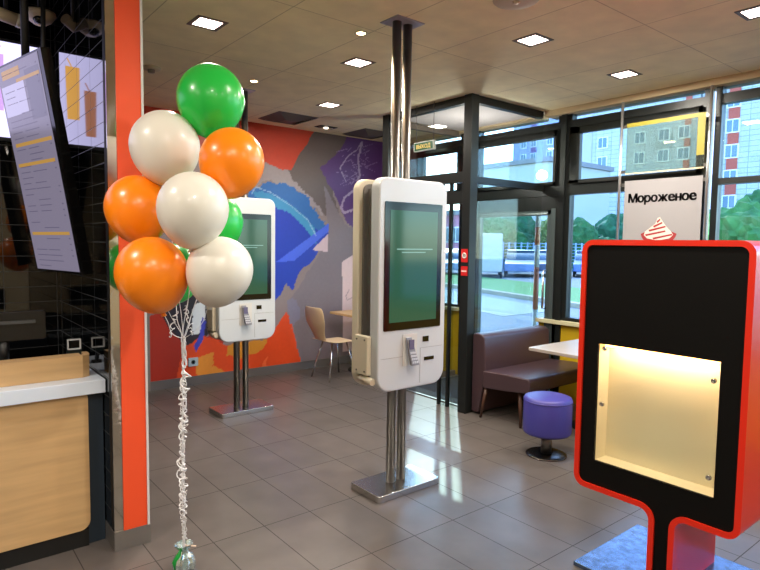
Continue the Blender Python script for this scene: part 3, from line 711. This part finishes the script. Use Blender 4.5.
# far chair and table
ply=mat('pale_plywood',(208,184,150),.4)
ch=thing('plywood_chair', (3.95,5.80,0), 'pale moulded plywood chair on thin steel legs by the mural', 'chair')
def grid_mesh(fn, nu, nv, th, name, m, parent):
    top=[[Vector(fn(i/nu,j/nv)) for i in range(nu+1)] for j in range(nv+1)]
    b=MB(); vs=[p for r in top for p in r]
    o_=b.add(vs,[(j*(nu+1)+i,j*(nu+1)+i+1,(j+1)*(nu+1)+i+1,(j+1)*(nu+1)+i) for j in range(nv) for i in range(nu)],0,True).build(name,m,parent)
    s_=o_.modifiers.new('s','SOLIDIFY'); s_.thickness=th; s_.offset=0
    sd=o_.modifiers.new('d','SUBSURF'); sd.levels=1; sd.render_levels=2
    return o_
cx,cyy=3.93,5.74
def seatf(u,v):
    w=.20*(1-.12*abs(2*v-1)**2)*(.92+.08*math.sin(PI*u)); x=cx-.20+.42*u
    return (x, cyy+(v-.5)*2*w, .455-.012*math.sin(PI*u)+ (.02*(1-u)**3) - .03*max(0,u-.85)/.15*.5)
def backf(u,v):
    z=.47+.40*u; wd=.20*(.62+.38*min(1,abs(u-.28)/.35+ .0)) if u<.63 else .20*(1-.25*((u-.63)/.37)**3)
    wd=.20*(.60+.42*min(1,max(0,(u-.15)/.4))) * (1-.18*max(0,(u-.8)/.2)**2)
    return (cx-.20-.11*u-.02*math.sin(PI*u)+.03*abs(2*v-1)**2, cyy+(v-.5)*2*wd, z)
grid_mesh(seatf,8,6,.012,'seat',ply,ch); grid_mesh(backf,10,6,.012,'backrest',ply,ch)
for (sx,sy) in ((-1,-1),(-1,1),(1,-1),(1,1)):
    MB().cyl((cx+.02+sx*.20,cyy+sy*.19,0),(cx+.02+sx*.10,cyy+sy*.10,.44),.010,n=12).build('leg', chrome, ch)
MB().tube([(cx-.08,cyy-.1,.44),(cx+.12,cyy-.1,.44),(cx+.12,cyy+.1,.44),(cx-.08,cyy+.1,.44),(cx-.08,cyy-.1,.44)],.009).build('seat_frame', chrome, ch)
pass
t2=thing('wall_table', (4.5,5.85,0), 'small light wood table beside the plywood chair', 'table')
MB().prism(rrect(4.15,4.95,5.55,6.15,.015),.715,.742,'XY').build('table_top', wood_m, t2, bevel=.003)
MB().cyl((4.5,5.85,.02),(4.5,5.85,.715),.03).build('pedestal', black_matte, t2)
MB().lathe((4.5,5.85,0),[(.22,0),(.22,.012),(.05,.03),(.03,.03)]).build('foot', black_matte, t2)
sk=thing('wall_socket', (2.454,6.33,.38), 'small white wall socket low on the mural wall', 'socket')
q=ony(193,362,YM)
MB().prism(rrect(q.x-.055,q.x+.055,q.z-.045,q.z+.05,.008),YM-.012,YM-.001,'XZ').build('plate', mat('socket_grey',(170,190,200),.4), sk)
MB().lathe((q.x,YM-.012,q.z),[(.022,0),(.022,-.003),(.018,-.003),(.016,.0)],n=20,axis='Y').build('outlet', mat('socket_dark',(60,80,90),.4), sk)
dmt=thing('door_mat', (4.65,4.4,0), 'dark grey entrance mat inside the glazed vestibule', 'mat')
MB().box(4.25,5.2,3.92,4.9,0,.010).build('pile', mat('mat_grey',(44,50,56),.95,bump=.5,bscale=300), dmt)
MB().box(4.22,4.25,3.89,4.93,0,.012).box(5.2,5.23,3.89,4.93,0,.012).box(4.25,5.2,3.89,3.92,0,.012).box(4.25,5.2,4.9,4.93,0,.012).build('edging', mat('mat_edge',(120,122,124),.4,metal=.6), dmt)

# ================================================================= BALLOONS
bal_mats={'green':mat('green_latex',(34,190,70),.3,coat=.12), 'orange':mat('orange_latex',(255,138,14),.3,coat=.12), 'white':mat('white_latex',(224,221,210),.32,coat=.12)}
ribm=mat('white_ribbon',(228,228,230),.35)
KN=CP+ray(183,338)*2.50
def balloon(px,py,dep,r,colr,label,lean=(0,0)):
    r*=.98; c=CP+ray(px+1,py)*dep
    ax=(c-KN).normalized(); ax=(ax+Vector((0,0,.7))).normalized()
    t=thing('balloon', tuple(c), label, 'balloon', 'balloons in the tied bunch')
    a=ax.orthogonal().normalized(); b_=ax.cross(a)
    prof=[]; N=22
    for i in range(N+1):
        th=PI*i/N; rr=r*math.sin(th); h=r*math.cos(th)
        if h<0: h*=1.16; rr*=1-.10*(abs(math.cos(th)))**2
        prof.append((max(rr,.0001 if i in(0,) else .008),h*1.03))
    n=36; vs=[]
    for rr,h in prof:
        for j in range(n):
            an=2*PI*j/n; vs.append(c+a*rr*math.cos(an)+b_*rr*math.sin(an)+ax*h)
    MB().add(vs,[(i*n+j,i*n+(j+1)%n,(i+1)*n+(j+1)%n,(i+1)*n+j) for i in range(N) for j in range(n)],0,True).build('body', bal_mats[colr], t)
    kp=c-ax*r*1.19
    MB().cyl(kp+ax*.006,kp-ax*.014,.006,.013,n=16).cyl(kp+ax*.002,kp-ax*.003,.009,.009,n=16).build('knot', bal_mats[colr], t)
    s=kp-ax*.01; pts=[]
    for i in range(25):
        u=i/24; p=s.lerp(KN,u); p=p+Vector((0,0,-.03*math.sin(PI*u)))+Vector((math.sin(u*9+px),math.cos(u*8+py),0))*.004
        pts.append(p)
    MB().tube(pts,.0022,n=6,flat=.5).build('ribbon', ribm, t)
S=FPX
balloon(210,99,2.70,.155,'green','green balloon at the top of the bunch')
balloon(231,161,2.50,.139,'orange','orange balloon at the right, below the top green balloon')
balloon(164,146,2.64,.155,'white','white balloon at upper left of the bunch')
balloon(137,208,2.66,.146,'orange','orange balloon at the left, below the upper white balloon')
balloon(192,208,2.34,.142,'white','white balloon in the middle of the bunch, nearest the viewer')
balloon(151,273,2.42,.148,'orange','lowest orange balloon of the bunch')
balloon(219,270,2.42,.137,'white','lowest white balloon, in front of the farther kiosk')
balloon(213,222,2.72,.135,'green','green balloon mostly hidden behind the middle white balloon')
balloon(172,272,2.78,.135,'green','green balloon mostly hidden behind the lowest orange balloon')
WT0=onz(184,570); WT0.z=0
KB=Vector((WT0.x,WT0.y,.11))
def curl(name, p0, p1, rad, turns, label, seed, rb=.0021, sway=.012):
    rg=random.Random(seed); pts=[]; N=int(turns*12); ph=rg.uniform(0,6)
    for i in range(N+1):
        u=i/N; c=p0.lerp(p1,u); env=min(1,6*u,6*(1-u)+.2)
        rr=rad*max(.08,(.45+.55*math.sin(u*23+ph)*math.cos(u*9+seed)))*env
        a=2*PI*turns*u+ph+ .8*math.sin(u*9+ph)
        pts.append(c+Vector((math.cos(a)*rr+sway*math.sin(u*7+ph), math.sin(a)*rr+sway*math.cos(u*6+ph), .006*math.sin(a*1.3))))
    o=MB().tube(pts,rb,n=6,flat=.5).build(name, ribm); tag(o,label,'ribbon','curled ribbons below the balloon bunch')
    return o
LB=['straightest white ribbon in the bundle between balloons and foil weight','tightly curled white ribbon in the bundle under the balloons','loosely looped white ribbon in the bundle under the balloons','widest curled white ribbon of the bundle under the balloons','most densely coiled white ribbon of the bundle under the balloons','springy white ribbon wound around the middle of the bundle']
for k,(rd_,tn,sw) in enumerate(((.001,6,.004),(.011,34,.006),(.017,24,.010),(.024,17,.012),(.014,44,.008),(.019,29,.006))):
    curl('curling_ribbon', KN, KB, rd_, tn, LB[k], 11+k, rb=.0034, sway=sw)
def tail(px,py,px2,py2,dep,lab,seed):
    p0=CP+ray(px,py)*dep; p1=CP+ray(px2,py2)*dep
    curl('ribbon_tail', p0, p1, .016, 5, lab, seed, rb=.0026, sway=.0)
    bpy.data.objects[-1] if False else None
tail(178,310,170,338,2.50,'short corkscrew ribbon end hanging below the lowest orange balloon',5)
tail(185,305,192,334,2.52,'short corkscrew ribbon end below the hidden green balloon',6)
fw=thing('balloon_weight', tuple(WT0), 'silver foil wrapped balloon weight standing on the floor', 'balloon weight')
b=MB(); n=24; vs=[]; prof=[(.0,.0),(.045,.0),(.052,.02),(.05,.05),(.04,.075),(.022,.09),(.016,.10),(.035,.125),(.042,.135)]
for i,(r_,h) in enumerate(prof):
    for j in range(n):
        a_=2*PI*j/n; q_=r_*(1+.22*noise.noise(Vector((math.cos(a_)*2.2,math.sin(a_)*2.2,h*40))))*(1+.12*math.cos(j*PI))
        vs.append(WT0+Vector((q_*math.cos(a_),q_*math.sin(a_),h)))
b.add(vs,[(i*n+j,i*n+(j+1)%n,(i+1)*n+(j+1)%n,(i+1)*n+j) for i in range(len(prof)-1) for j in range(n)])
b.build('foil_wrap', mat('silver_foil',(205,222,224),.22,metal=.85), fw)
MB().tube([WT0+Vector((-.045,-.02,.02)),WT0+Vector((-.05,-.01,.06)),WT0+Vector((-.03,-.02,.10)),WT0+Vector((-.015,-.01,.12))],[.008,.012,.010,.004],n=10).build('green_ribbon_wrap', mat('green_foil',(20,150,60),.3), fw)
MB().cyl(WT0+Vector((.0,0,.125)),WT0+Vector((.05,-.03,.118)),.004,n=8).build('ribbon_end', mat('cream_ribbon',(215,190,170),.5), fw)

# ================================================================= CEILING FITTINGS
lf=mat('light_frame',(104,92,80),.5); led=emis('led_panel',(255,226,214),9)
def square_light(label):
    t=thing('ceiling_light', (0,0,ZC), label, 'ceiling light', 'recessed square ceiling lights')
    s=.10
    holed([(-s,-s),(s,-s),(s,s),(-s,s)],[[(-.074,-.074),(.074,-.074),(.074,.074),(-.074,.074)]],lambda x,y:(x,y,ZC-.004),'frame',lf,t,.003,(0,0,1))
    MB().box(-.074,.074,-.074,.074,ZC-.003,ZC-.0012).build('diffuser', led, t)
    return t
def lamp(x,y,power,size=.16,col=(1,.91,.79),z=ZC-.012,spread=180):
    l=bpy.data.lights.new('lamp','AREA'); l.energy=power; l.size=size; l.color=col; l.spread=math.radians(spread)
    o=bpy.data.objects.new('lamp', l); COL.objects.link(o); o.location=(x,y,z)
SQ=[(1.545,3.70,'square ceiling light above the balloons, beside the orange pillar'),(2.76,3.72,'square ceiling light left of the twin poles of the nearer kiosk'),(3.35,2.535,'large square ceiling light right of the kiosk poles'),(3.375,5.03,'square ceiling light before the square vents'),(4.56,2.54,'square ceiling light above the hanging panel and window'),(3.94,1.372,'square ceiling light at right, cut by the picture edge'),
    (2.14,1.37,None),(.3,.2,None),(2.1,-1.0,None),(-.6,2.5,None),(-.9,-.4,None),(3.9,-1.0,None),(-2.0,1.2,None),(.6,-2.2,None)]
proto=None
for i,(x,y,lab) in enumerate(SQ):
    if proto is None: o=proto=square_light(lab)
    else: o=copy_tree(proto)
    o.location=(x,y,0)if False else (x,y,ZC)
    o['label']=lab or 'square recessed ceiling light behind the viewpoint, outside the picture'
    lamp(x,y,28)
def small_spot(x,y,lab):
    t=thing('downlight',(x,y,ZC),lab,'downlight','small round ceiling downlights')
    MB().lathe((x,y,ZC-.004),[(.045,.003),(.045,0),(.030,0),(.030,.003)],n=24).build('ring', mat('white_ring',(200,190,170),.5), t)
    MB().lathe((x,y,ZC-.003),[(.029,0),(.0001,-.001)],n=24).build('bulb', emis('spot_glow',(255,214,150),22), t)
    lamp(x,y,5,.06,(1,.72,.45),spread=110)
small_spot(2.392,3.196,'small bright round downlight left of the nearer kiosk poles')
small_spot(2.392,4.735,'small bright round downlight right of the top green balloon')
def round_disc(x,y,r,name,lab,cat):
    t=thing(name,(x,y,ZC),lab,cat)
    MB().lathe((x,y,ZC),[(r,0),(r,-.006),(r*.93,-.014),(r*.5,-.018),(.0001,-.018)],n=36).build('cover', mat('ceiling_white',(196,182,156),.6), t)
    return t
t=round_disc(2.73,2.19,.13,'ceiling_speaker','round cream speaker in the ceiling at the top edge','speaker')
MB().lathe((2.73,2.19,ZC-.018),[(.02,0),(.018,-.006),(.0001,-.008)],n=16).build('centre_cap', mat('ceiling_white2',(206,194,170),.5), t)
t=round_disc(1.585,4.93,.075,'smoke_detector','small round smoke detector on the ceiling beside the orange pillar','smoke detector')
MB().lathe((1.585,4.93,ZC-.018),[(.03,0),(.026,-.022),(.0001,-.024)],n=20).build('sensor_head', mat('sensor_grey',(120,110,96),.5), t)
def vent(x,y,s,lab):
    t=thing('ceiling_vent',(x,y,ZC),lab,'vent','square ceiling vents before the mural')
    for k,(a,c) in enumerate(((s,s*.80),(s*.74,s*.56),(s*.50,s*.32))):
        z=ZC-.001-.012*k
        b=MB(); vs=[(x+sx*q,y+sy*q,zz) for q,zz in ((a,z-.0),(c,z-.022)) for sx,sy in ((-1,-1),(1,-1),(1,1),(-1,1))]
        b.add(vs,[(i,(i+1)%4,4+(i+1)%4,4+i) for i in range(4)]).build('cone_ring', mat('vent_brown',(92,82,74),.6), t, fixn=False)
    MB().box(x-s*.98,x+s*.98,y-s*.98,y+s*.98,ZC-.0014,ZC-.0004).build('throat', mat('vent_dark',(46,40,36),.8), t)
    MB().box(x-s*.3,x+s*.3,y-s*.3,y+s*.3,ZC-.045,ZC-.041).build('centre_plate', mat('vent_brown',(92,82,74),.6), t)
vent(3.38,5.86,.25,'square ceiling vent above the blue part of the mural')
vent(4.62,5.98,.25,'square ceiling vent above the purple part of the mural')
t=thing('adjustable_downlight',(3.98,6.0,ZC),'dark slotted ceiling fitting between the two square vents','downlight')
MB().box(3.86,4.10,5.93,6.07,ZC-.006,ZC-.0005).build('tray', mat('dark_tray',(40,36,32),.6), t)
for dx in (-.07,0,.07): MB().lathe((3.98+dx,6.0,ZC-.007),[(.028,0),(.026,-.012),(.0001,-.014)],n=16).build('bulb', mat('lamp_off',(150,140,128),.3) if dx else emis('lamp_on',(255,240,220),4), t)
vl=thing('vestibule_light',(4.68,4.25,2.93),'small round fitting in the pale vestibule ceiling','ceiling light')
struct(MB().box(4.19,XW+.02,3.84,4.96,2.965,2.995).build('ceiling_vestibule', mat('vestibule_white',(206,198,196),.7)))
MB().lathe((4.68,4.25,2.965),[(.06,0),(.06,-.008),(.03,-.012),(.0001,-.012)],n=24).build('cover', mat('ceiling_white3',(120,112,108),.5), vl)
vl.location=(4.68,4.25,2.965)
pl=bpy.data.lights.new('vestibule_fill','POINT'); pl.energy=20; pl.shadow_soft_size=.06; pl.color=(1,.93,.92)  # added fill below the fitting, brightens the vestibule ceiling in place of floor bounce
po=bpy.data.objects.new('vestibule_fill',pl); COL.objects.link(po); po.location=(4.68,4.30,2.45)

# ================================================================= OUTSIDE
GZ=-.10
struct(MB().box(XW+WT,140,-40,140,GZ-.2,GZ).build('ground_asphalt', asphalt))
def kx(y,o=0): return 15.1+.33*(y-11.0)+o
def strip(name,m,o0,o1,z,ya=-8,yb=60):
    b=MB(); b.prism([(kx(ya,o0),ya),(kx(ya,o1),ya),(kx(yb,o1),yb),(kx(yb,o0),yb)],GZ-.05,z,'XY'); return b.build(name,m)
o=strip('grass_verge',grass_m,.15,4.5,GZ+.10); tag(o,'bright green grass verge beyond the kerb outside','grass',kind='stuff')
o=struct(strip('ground_kerb',kerb_m,-.15,.15,GZ+.13)); 
o=struct(strip('ground_paving',pave,-3.4,-.9,GZ+.012,9,30))
# facade helper
brickw=brick_mat('pale_brick', (186,192,194), (176,184,188), (128,142,150),1.2,.6,.03,'YZ',(0,0,0),rough=.8,bump=0)
lav=mat('lavender_render',(176,178,204),.8); redb=mat('red_brown_panel',(176,84,70),.8); winf=mat('white_window',(232,236,238),.5); wing=mat('far_glass',(90,120,140),.12)
def building(name,X,ya,yb,h,m,label,wins,strips=(),depth=12,ww=1.5,wh=1.6):
    t=thing(name,(X+depth/2,(ya+yb)/2,GZ),label,'building')
    MB().box(X,X+depth,ya,yb,GZ,h).build('walls',m,t)
    MB().box(X-.3,X+depth+.3,ya-.3,yb+.3,h,h+.5).build('roof',mat('flat_roof',(140,140,144),.8),t)
    for (s0,s1,z0_,z1_,mm) in strips: MB().box(X-.12,X+.05,s0,s1,z0_,z1_).build('panel_strip',mm,t)
    for (y,z) in wins:
        w=MB().box(X-.10-.1,X+.02,y-ww/2,y+ww/2,z-wh/2,z+wh/2).build('window',winf,t)
        MB().box(X-.24,X-.19,y-ww/2+.13,y-.06,z-wh/2+.13,z+wh/2-.13).box(X-.24,X-.19,y+.06,y+ww/2-.13,z-wh/2+.13,z+wh/2-.13).build('pane',wing,w)
    return t
XF=75
def yat(px,X,py=150): return onx(px,py,X).y
y730=yat(732,XF); y760=yat(775,XF); y712=yat(700,XF); y603=yat(603,XF); y590=yat(592,XF); y575=yat(566,XF); y690=yat(698,XF)
zs=[onx(732,101+25.2*k,XF).z for k in range(-3,5)]
sw=yat(727,XF)-yat(738,XF)
building('apartment_building',XF,y760-25,y712,36,brickw,'pale brick apartment block with red-brown window strip, seen at far right',
   [(y730,z) for z in zs]+[(y760-8-9*j,z) for j in range(2) for z in zs], [(y730-.55*sw,y730+.45*sw,0,34,redb),(y712-2.6,y712-.2,0,36,lav)])
zs2=[onx(603,143+19.2*k,XF+2).z for k in range(-3,6)]
pxs=[yat(p,XF+2) for p in (603,640,664,684)]
building('apartment_building',XF+2,y690+.8,y575,36,brickw,'pale blue-white apartment block seen through the middle windows',
   [(y,z) for y in pxs for z in zs2], [(yat(592,XF+2),yat(579,XF+2),0,36,lav),(yat(592,XF+2)-.2,yat(586,XF+2),0,onx(590,212,XF+2).z,mat('brown_balcony',(130,90,96),.8)),
    (pxs[2]-1.0,pxs[2]+1.2,onx(650,150,XF+2).z,onx(650,136,XF+2).z,mat('balcony_grey',(150,160,160),.7)),(yat(690,XF+2),yat(684,XF+2),0,36,redb)])
XT=110
t0,t1=yat(566,XT),yat(513,XT); zs3=[4+2.9*k for k in range(14)]
building('tower_block',XT,t0,t1,42,mat('grey_lilac_render',(146,156,186),.8),'grey-lilac tower block against the blue sky behind the entrance glazing',
   [(y,z) for y in [yat(p,XT) for p in (524,534,550)] for z in zs3],[(yat(537,XT),yat(531,XT),0,42,mat('violet_strip',(110,92,140),.8))])
XP=44
building('shop_building',XP,yat(466,XP),yat(425,XP),4.6,mat('pink_render',(196,130,150),.8),'low pink building beyond the glass door',
   [(yat(p,XP),2.6) for p in (443,452,459)],depth=5)
XQ=52
pv=building('pavilion',XQ,yat(549,XQ),yat(478,XQ),onx(510,166,XQ).z,mat('pale_slab',(190,194,190),.7),'long low pale flat-roofed building behind the trees',
   [(yat(p,XQ),3.2) for p in (495,515,531)])
def tree(x,y,h,r,label,seed,col=(60,128,64)):
    t=thing('tree',(x,y,GZ),label,'tree','trees outside the windows')
    MB().cyl((x,y,GZ),(x,y,GZ+h*.5),.16,.10,n=10).build('trunk', mat('bark',(84,70,56),.9), t)
    rg=random.Random(seed); col=tuple(int(v*.78) for v in col); m=mat('foliage_%s'%'_'.join(map(str,col)) if False else 'leaf_green_'+str(col[0]), col, .8, noisec=.35, nscale=1.6)
    bm=bmesh.new()
    for k in range(9):
        cx_=x+rg.uniform(-.55,.55)*r; cy_=y+rg.uniform(-.55,.55)*r; cz_=GZ+h-r+rg.uniform(-.75,.6)*r; q=r*rg.uniform(.45,.68)
        bmesh.ops.create_icosphere(bm,subdivisions=4,radius=q,matrix=Matrix.Translation((cx_,cy_,cz_)))
    for v in bm.verts:
        n_=noise.noise(v.co*1.1+Vector((seed,0,0)))*.5+noise.noise(v.co*3.1)*.30+noise.noise(v.co*7)*.18
        d_=(v.co-Vector((x,y,GZ+h-r))).normalized(); v.co+=d_*n_*r*.42
    bmesh.ops.translate(bm,verts=bm.verts,vec=-Vector((x,y,GZ)))
    me=bpy.data.meshes.new('crown'); bm.to_mesh(me); bm.free(); me.materials.append(m)
    o=bpy.data.objects.new('crown',me); COL.objects.link(o); o.parent=t; o['_o']=(x,y,GZ)
def tree_px(px,pytop,X,r,label,seed,col=(60,128,64)):
    q=onx(px,pytop,X); tree(q.x,q.y,q.z-GZ,r,label,seed,col)
tree_px(497,217,33,1.9,'leafy tree left behind the white van, seen through entrance glass',1)
tree_px(517,213,40,2.6,'leafy tree in the middle of the entrance glass view',2,(52,120,78))
tree_px(555,220,46,2.4,'yellowish tree at the right edge of the entrance glass view',3,(140,150,70))
tree_px(583,226,39,2.4,'round green tree left of the hanging poster, above the red stand',4)
tree_px(612,224,50,2.9,'dark green tree just left of the ice cream poster',5,(52,120,78))
tree_px(728,206,40,2.7,'dark green tree right of the ice cream poster',6,(44,110,76))
tree_px(759,184,31,3.0,'tall pale green tree at the far right of the windows',7,(84,150,74))
tree_px(660,226,54,3.0,'green tree behind the ice cream poster and its right rod',21)
tree_px(786,196,50,3.0,'green tree beyond the right edge of the windows',22)
def car(x,y,rot,col,label,van=False):
    t=thing('van' if van else 'car',(x,y,GZ),label,'van' if van else 'car','parked vehicles outside')
    Lh=2.2 if not van else 2.5; Wd=.88 if not van else .95; Hh=1.45 if not van else 2.3
    if van: pr_=[(-Lh,.35),(Lh,.35),(Lh,1.0),(Lh-.5,1.25),(Lh-1.0,Hh),(-Lh,Hh)]
    else: pr_=[(-Lh,.32),(Lh,.32),(Lh,.72),(Lh-.9,.90),(-Lh+.5,.95),(-Lh,.85)]
    cr,sr=math.cos(rot),math.sin(rot)
    def T(mb):
        mb.v=[Vector((x+v.x*cr-v.y*sr, y+v.x*sr+v.y*cr, GZ+v.z)) for v in mb.v]; return mb
    m=mat('car_paint_%d_%d_%d'%col if False else 'paint_'+label.split()[0],col,.3,coat=.5)
    T(MB().prism(pr_,-Wd,Wd,'XZ')).build('body',m,t,bevel=.04)
    gm=mat('car_glass',(60,80,96),.08)
    if not van:
        T(MB().prism([(-Lh+.35,.93),(Lh-1.0,.90),(Lh-1.7,Hh-.03),(-Lh+1.0,Hh-.03)],-Wd+.08,Wd-.08,'XZ')).build('cabin_glass',gm,t,bevel=.03)
        T(MB().prism([(-Lh+.98,Hh-.03),(Lh-1.68,Hh-.03),(Lh-1.8,Hh),(-Lh+1.1,Hh)],-Wd+.10,Wd-.10,'XZ')).build('roof_panel',m,t)
    else: T(MB().prism([(Lh-1.5,1.25),(Lh-.56,1.27),(Lh-1.02,Hh-.15),(Lh-1.5,Hh-.15)],-Wd-.01,Wd+.01,'XZ')).build('side_glass',gm,t)
    for sx in (-1,1):
        for sy in (-1,1): T(MB().cyl((sx*(Lh-.75),sy*Wd-.10*sy,.32),(sx*(Lh-.75),sy*(Wd+.02),.32),.32,n=20)).build('wheel',mat('tyre',(30,30,32),.7),t)
def at(px,py): q=onz(px,py,GZ+.0); return q.x,q.y
for px,py,col,lab,vn in ((483,276,(190,184,184),'white van parked beyond the grass, behind entrance glass',True),
    (521,275.5,(120,140,190),'bluish car parked right of the white van',False),
    (590,276,(90,120,180),'blue car parked below the round tree, left of the red stand',False),(551,275.5,(70,80,110),'dark car parked near the window corner mullion',False),
    (447,274,(150,160,190),'grey car seen through the glass door panes',False)):
    x,y=at(px,py); car(x,y,math.atan2(y,x)+PI,col,lab,vn)
fc=thing('mesh_fence',(27,20,GZ),'pale blue mesh fence running behind the parked cars','fence')
fm=mat('fence_blue',(150,170,206),.5)
A=Vector((*at(484,270.5),GZ)); B_=Vector((*at(640,272),GZ)); n=26
for i in range(n+1):
    p=A.lerp(B_,i/n); MB().cyl(p,p+Vector((0,0,1.9)),.05,n=8).build('post',fm,fc)
b=MB()
for k in range(9): z=.15+.21*k; b.cyl(A+Vector((0,0,z)),B_+Vector((0,0,z)),.02,n=5)
b.build('rails',fm,fc)
# striped bollard post right outside the entrance
q=onx(537,255,6.6)
sp_=thing('striped_post',(q.x,q.y,GZ),'thin white and orange striped post outside the entrance door','post')
for k,(a,c_,m) in enumerate(((-.1,.75,'w'),(.75,1.32,'o'),(1.32,1.62,'w'),(1.62,1.86,'o'),(1.86,2.25,'w'))):
    MB().cyl((q.x,q.y,a),(q.x,q.y,c_),.035,n=16).build('band', mat('post_white',(224,224,228),.5) if m=='w' else mat('post_orange',(214,120,84),.5), sp_)
# added unseen slab, end skewed along the sun: keeps it off the right-hand windows
e=9.35; off=-.33
struct(MB().prism([(XW+WT+.05,-12),(e,-12),(e,e+off),(XW+WT+.05,XW+WT+.05+off)],4.02,4.5,'XY').build('ceiling_sun_blocker', mat('sun_blocker_white',(190,188,184),.7)))
struct(MB().box(XL-.2,XW+WT+.05,-12 if False else YB-.2,YM+.2,3.46,3.6).build('ceiling_roof', mat('roof_grey',(120,120,120),.9)))

# ================================================================= LIGHT
sun=bpy.data.lights.new('sun','SUN'); sun.energy=5.5; sun.angle=math.radians(.6); sun.color=(1,.93,.80)
so=bpy.data.objects.new('sun',sun); COL.objects.link(so)
el=math.radians(36.2); az=math.radians(45)
dv=Vector((-math.sin(az)*math.cos(el),-math.cos(az)*math.cos(el),-math.sin(el)))
so.rotation_euler=dv.to_track_quat('-Z','Y').to_euler(); so.location=(20,20,15)
wd=bpy.data.worlds.new('world'); sc.world=wd; wd.use_nodes=True; nt=wd.node_tree
bg=nt.nodes['Background']; sky=nt.nodes.new('ShaderNodeTexSky'); sky.sky_type='NISHITA'; sky.sun_disc=False
sky.sun_elevation=el; sky.sun_rotation=az; sky.air_density=1.2; sky.dust_density=.4; sky.ozone_density=4; sky.altitude=100
nt.links.new(sky.outputs[0],bg.inputs[0]); bg.inputs[1].default_value=1.55
nl=bpy.data.lights.new('niche_lamp','AREA'); nl.shape='RECTANGLE'; nl.size=.03; nl.size_y=.5; nl.energy=3.0; nl.color=(1,.84,.66)
no=bpy.data.objects.new('niche_lamp',nl); COL.objects.link(no); no.location=(XS+.05,(wy0+wy1)/2,wz1-.01)

sc.view_settings.view_transform='Standard'; sc.view_settings.look='None'; sc.view_settings.gamma=1; sc.view_settings.use_curve_mapping=False
sc.view_settings.exposure=0.32
sc.cycles.use_denoising=True
sc.cycles.max_bounces=10; sc.cycles.diffuse_bounces=5; sc.cycles.glossy_bounces=5; sc.cycles.transparent_max_bounces=24
sc.cycles.sample_clamp_indirect=6; sc.cycles.caustics_reflective=False; sc.cycles.caustics_refractive=False
for o in bpy.data.objects:
    if '_o' in o: del o['_o']
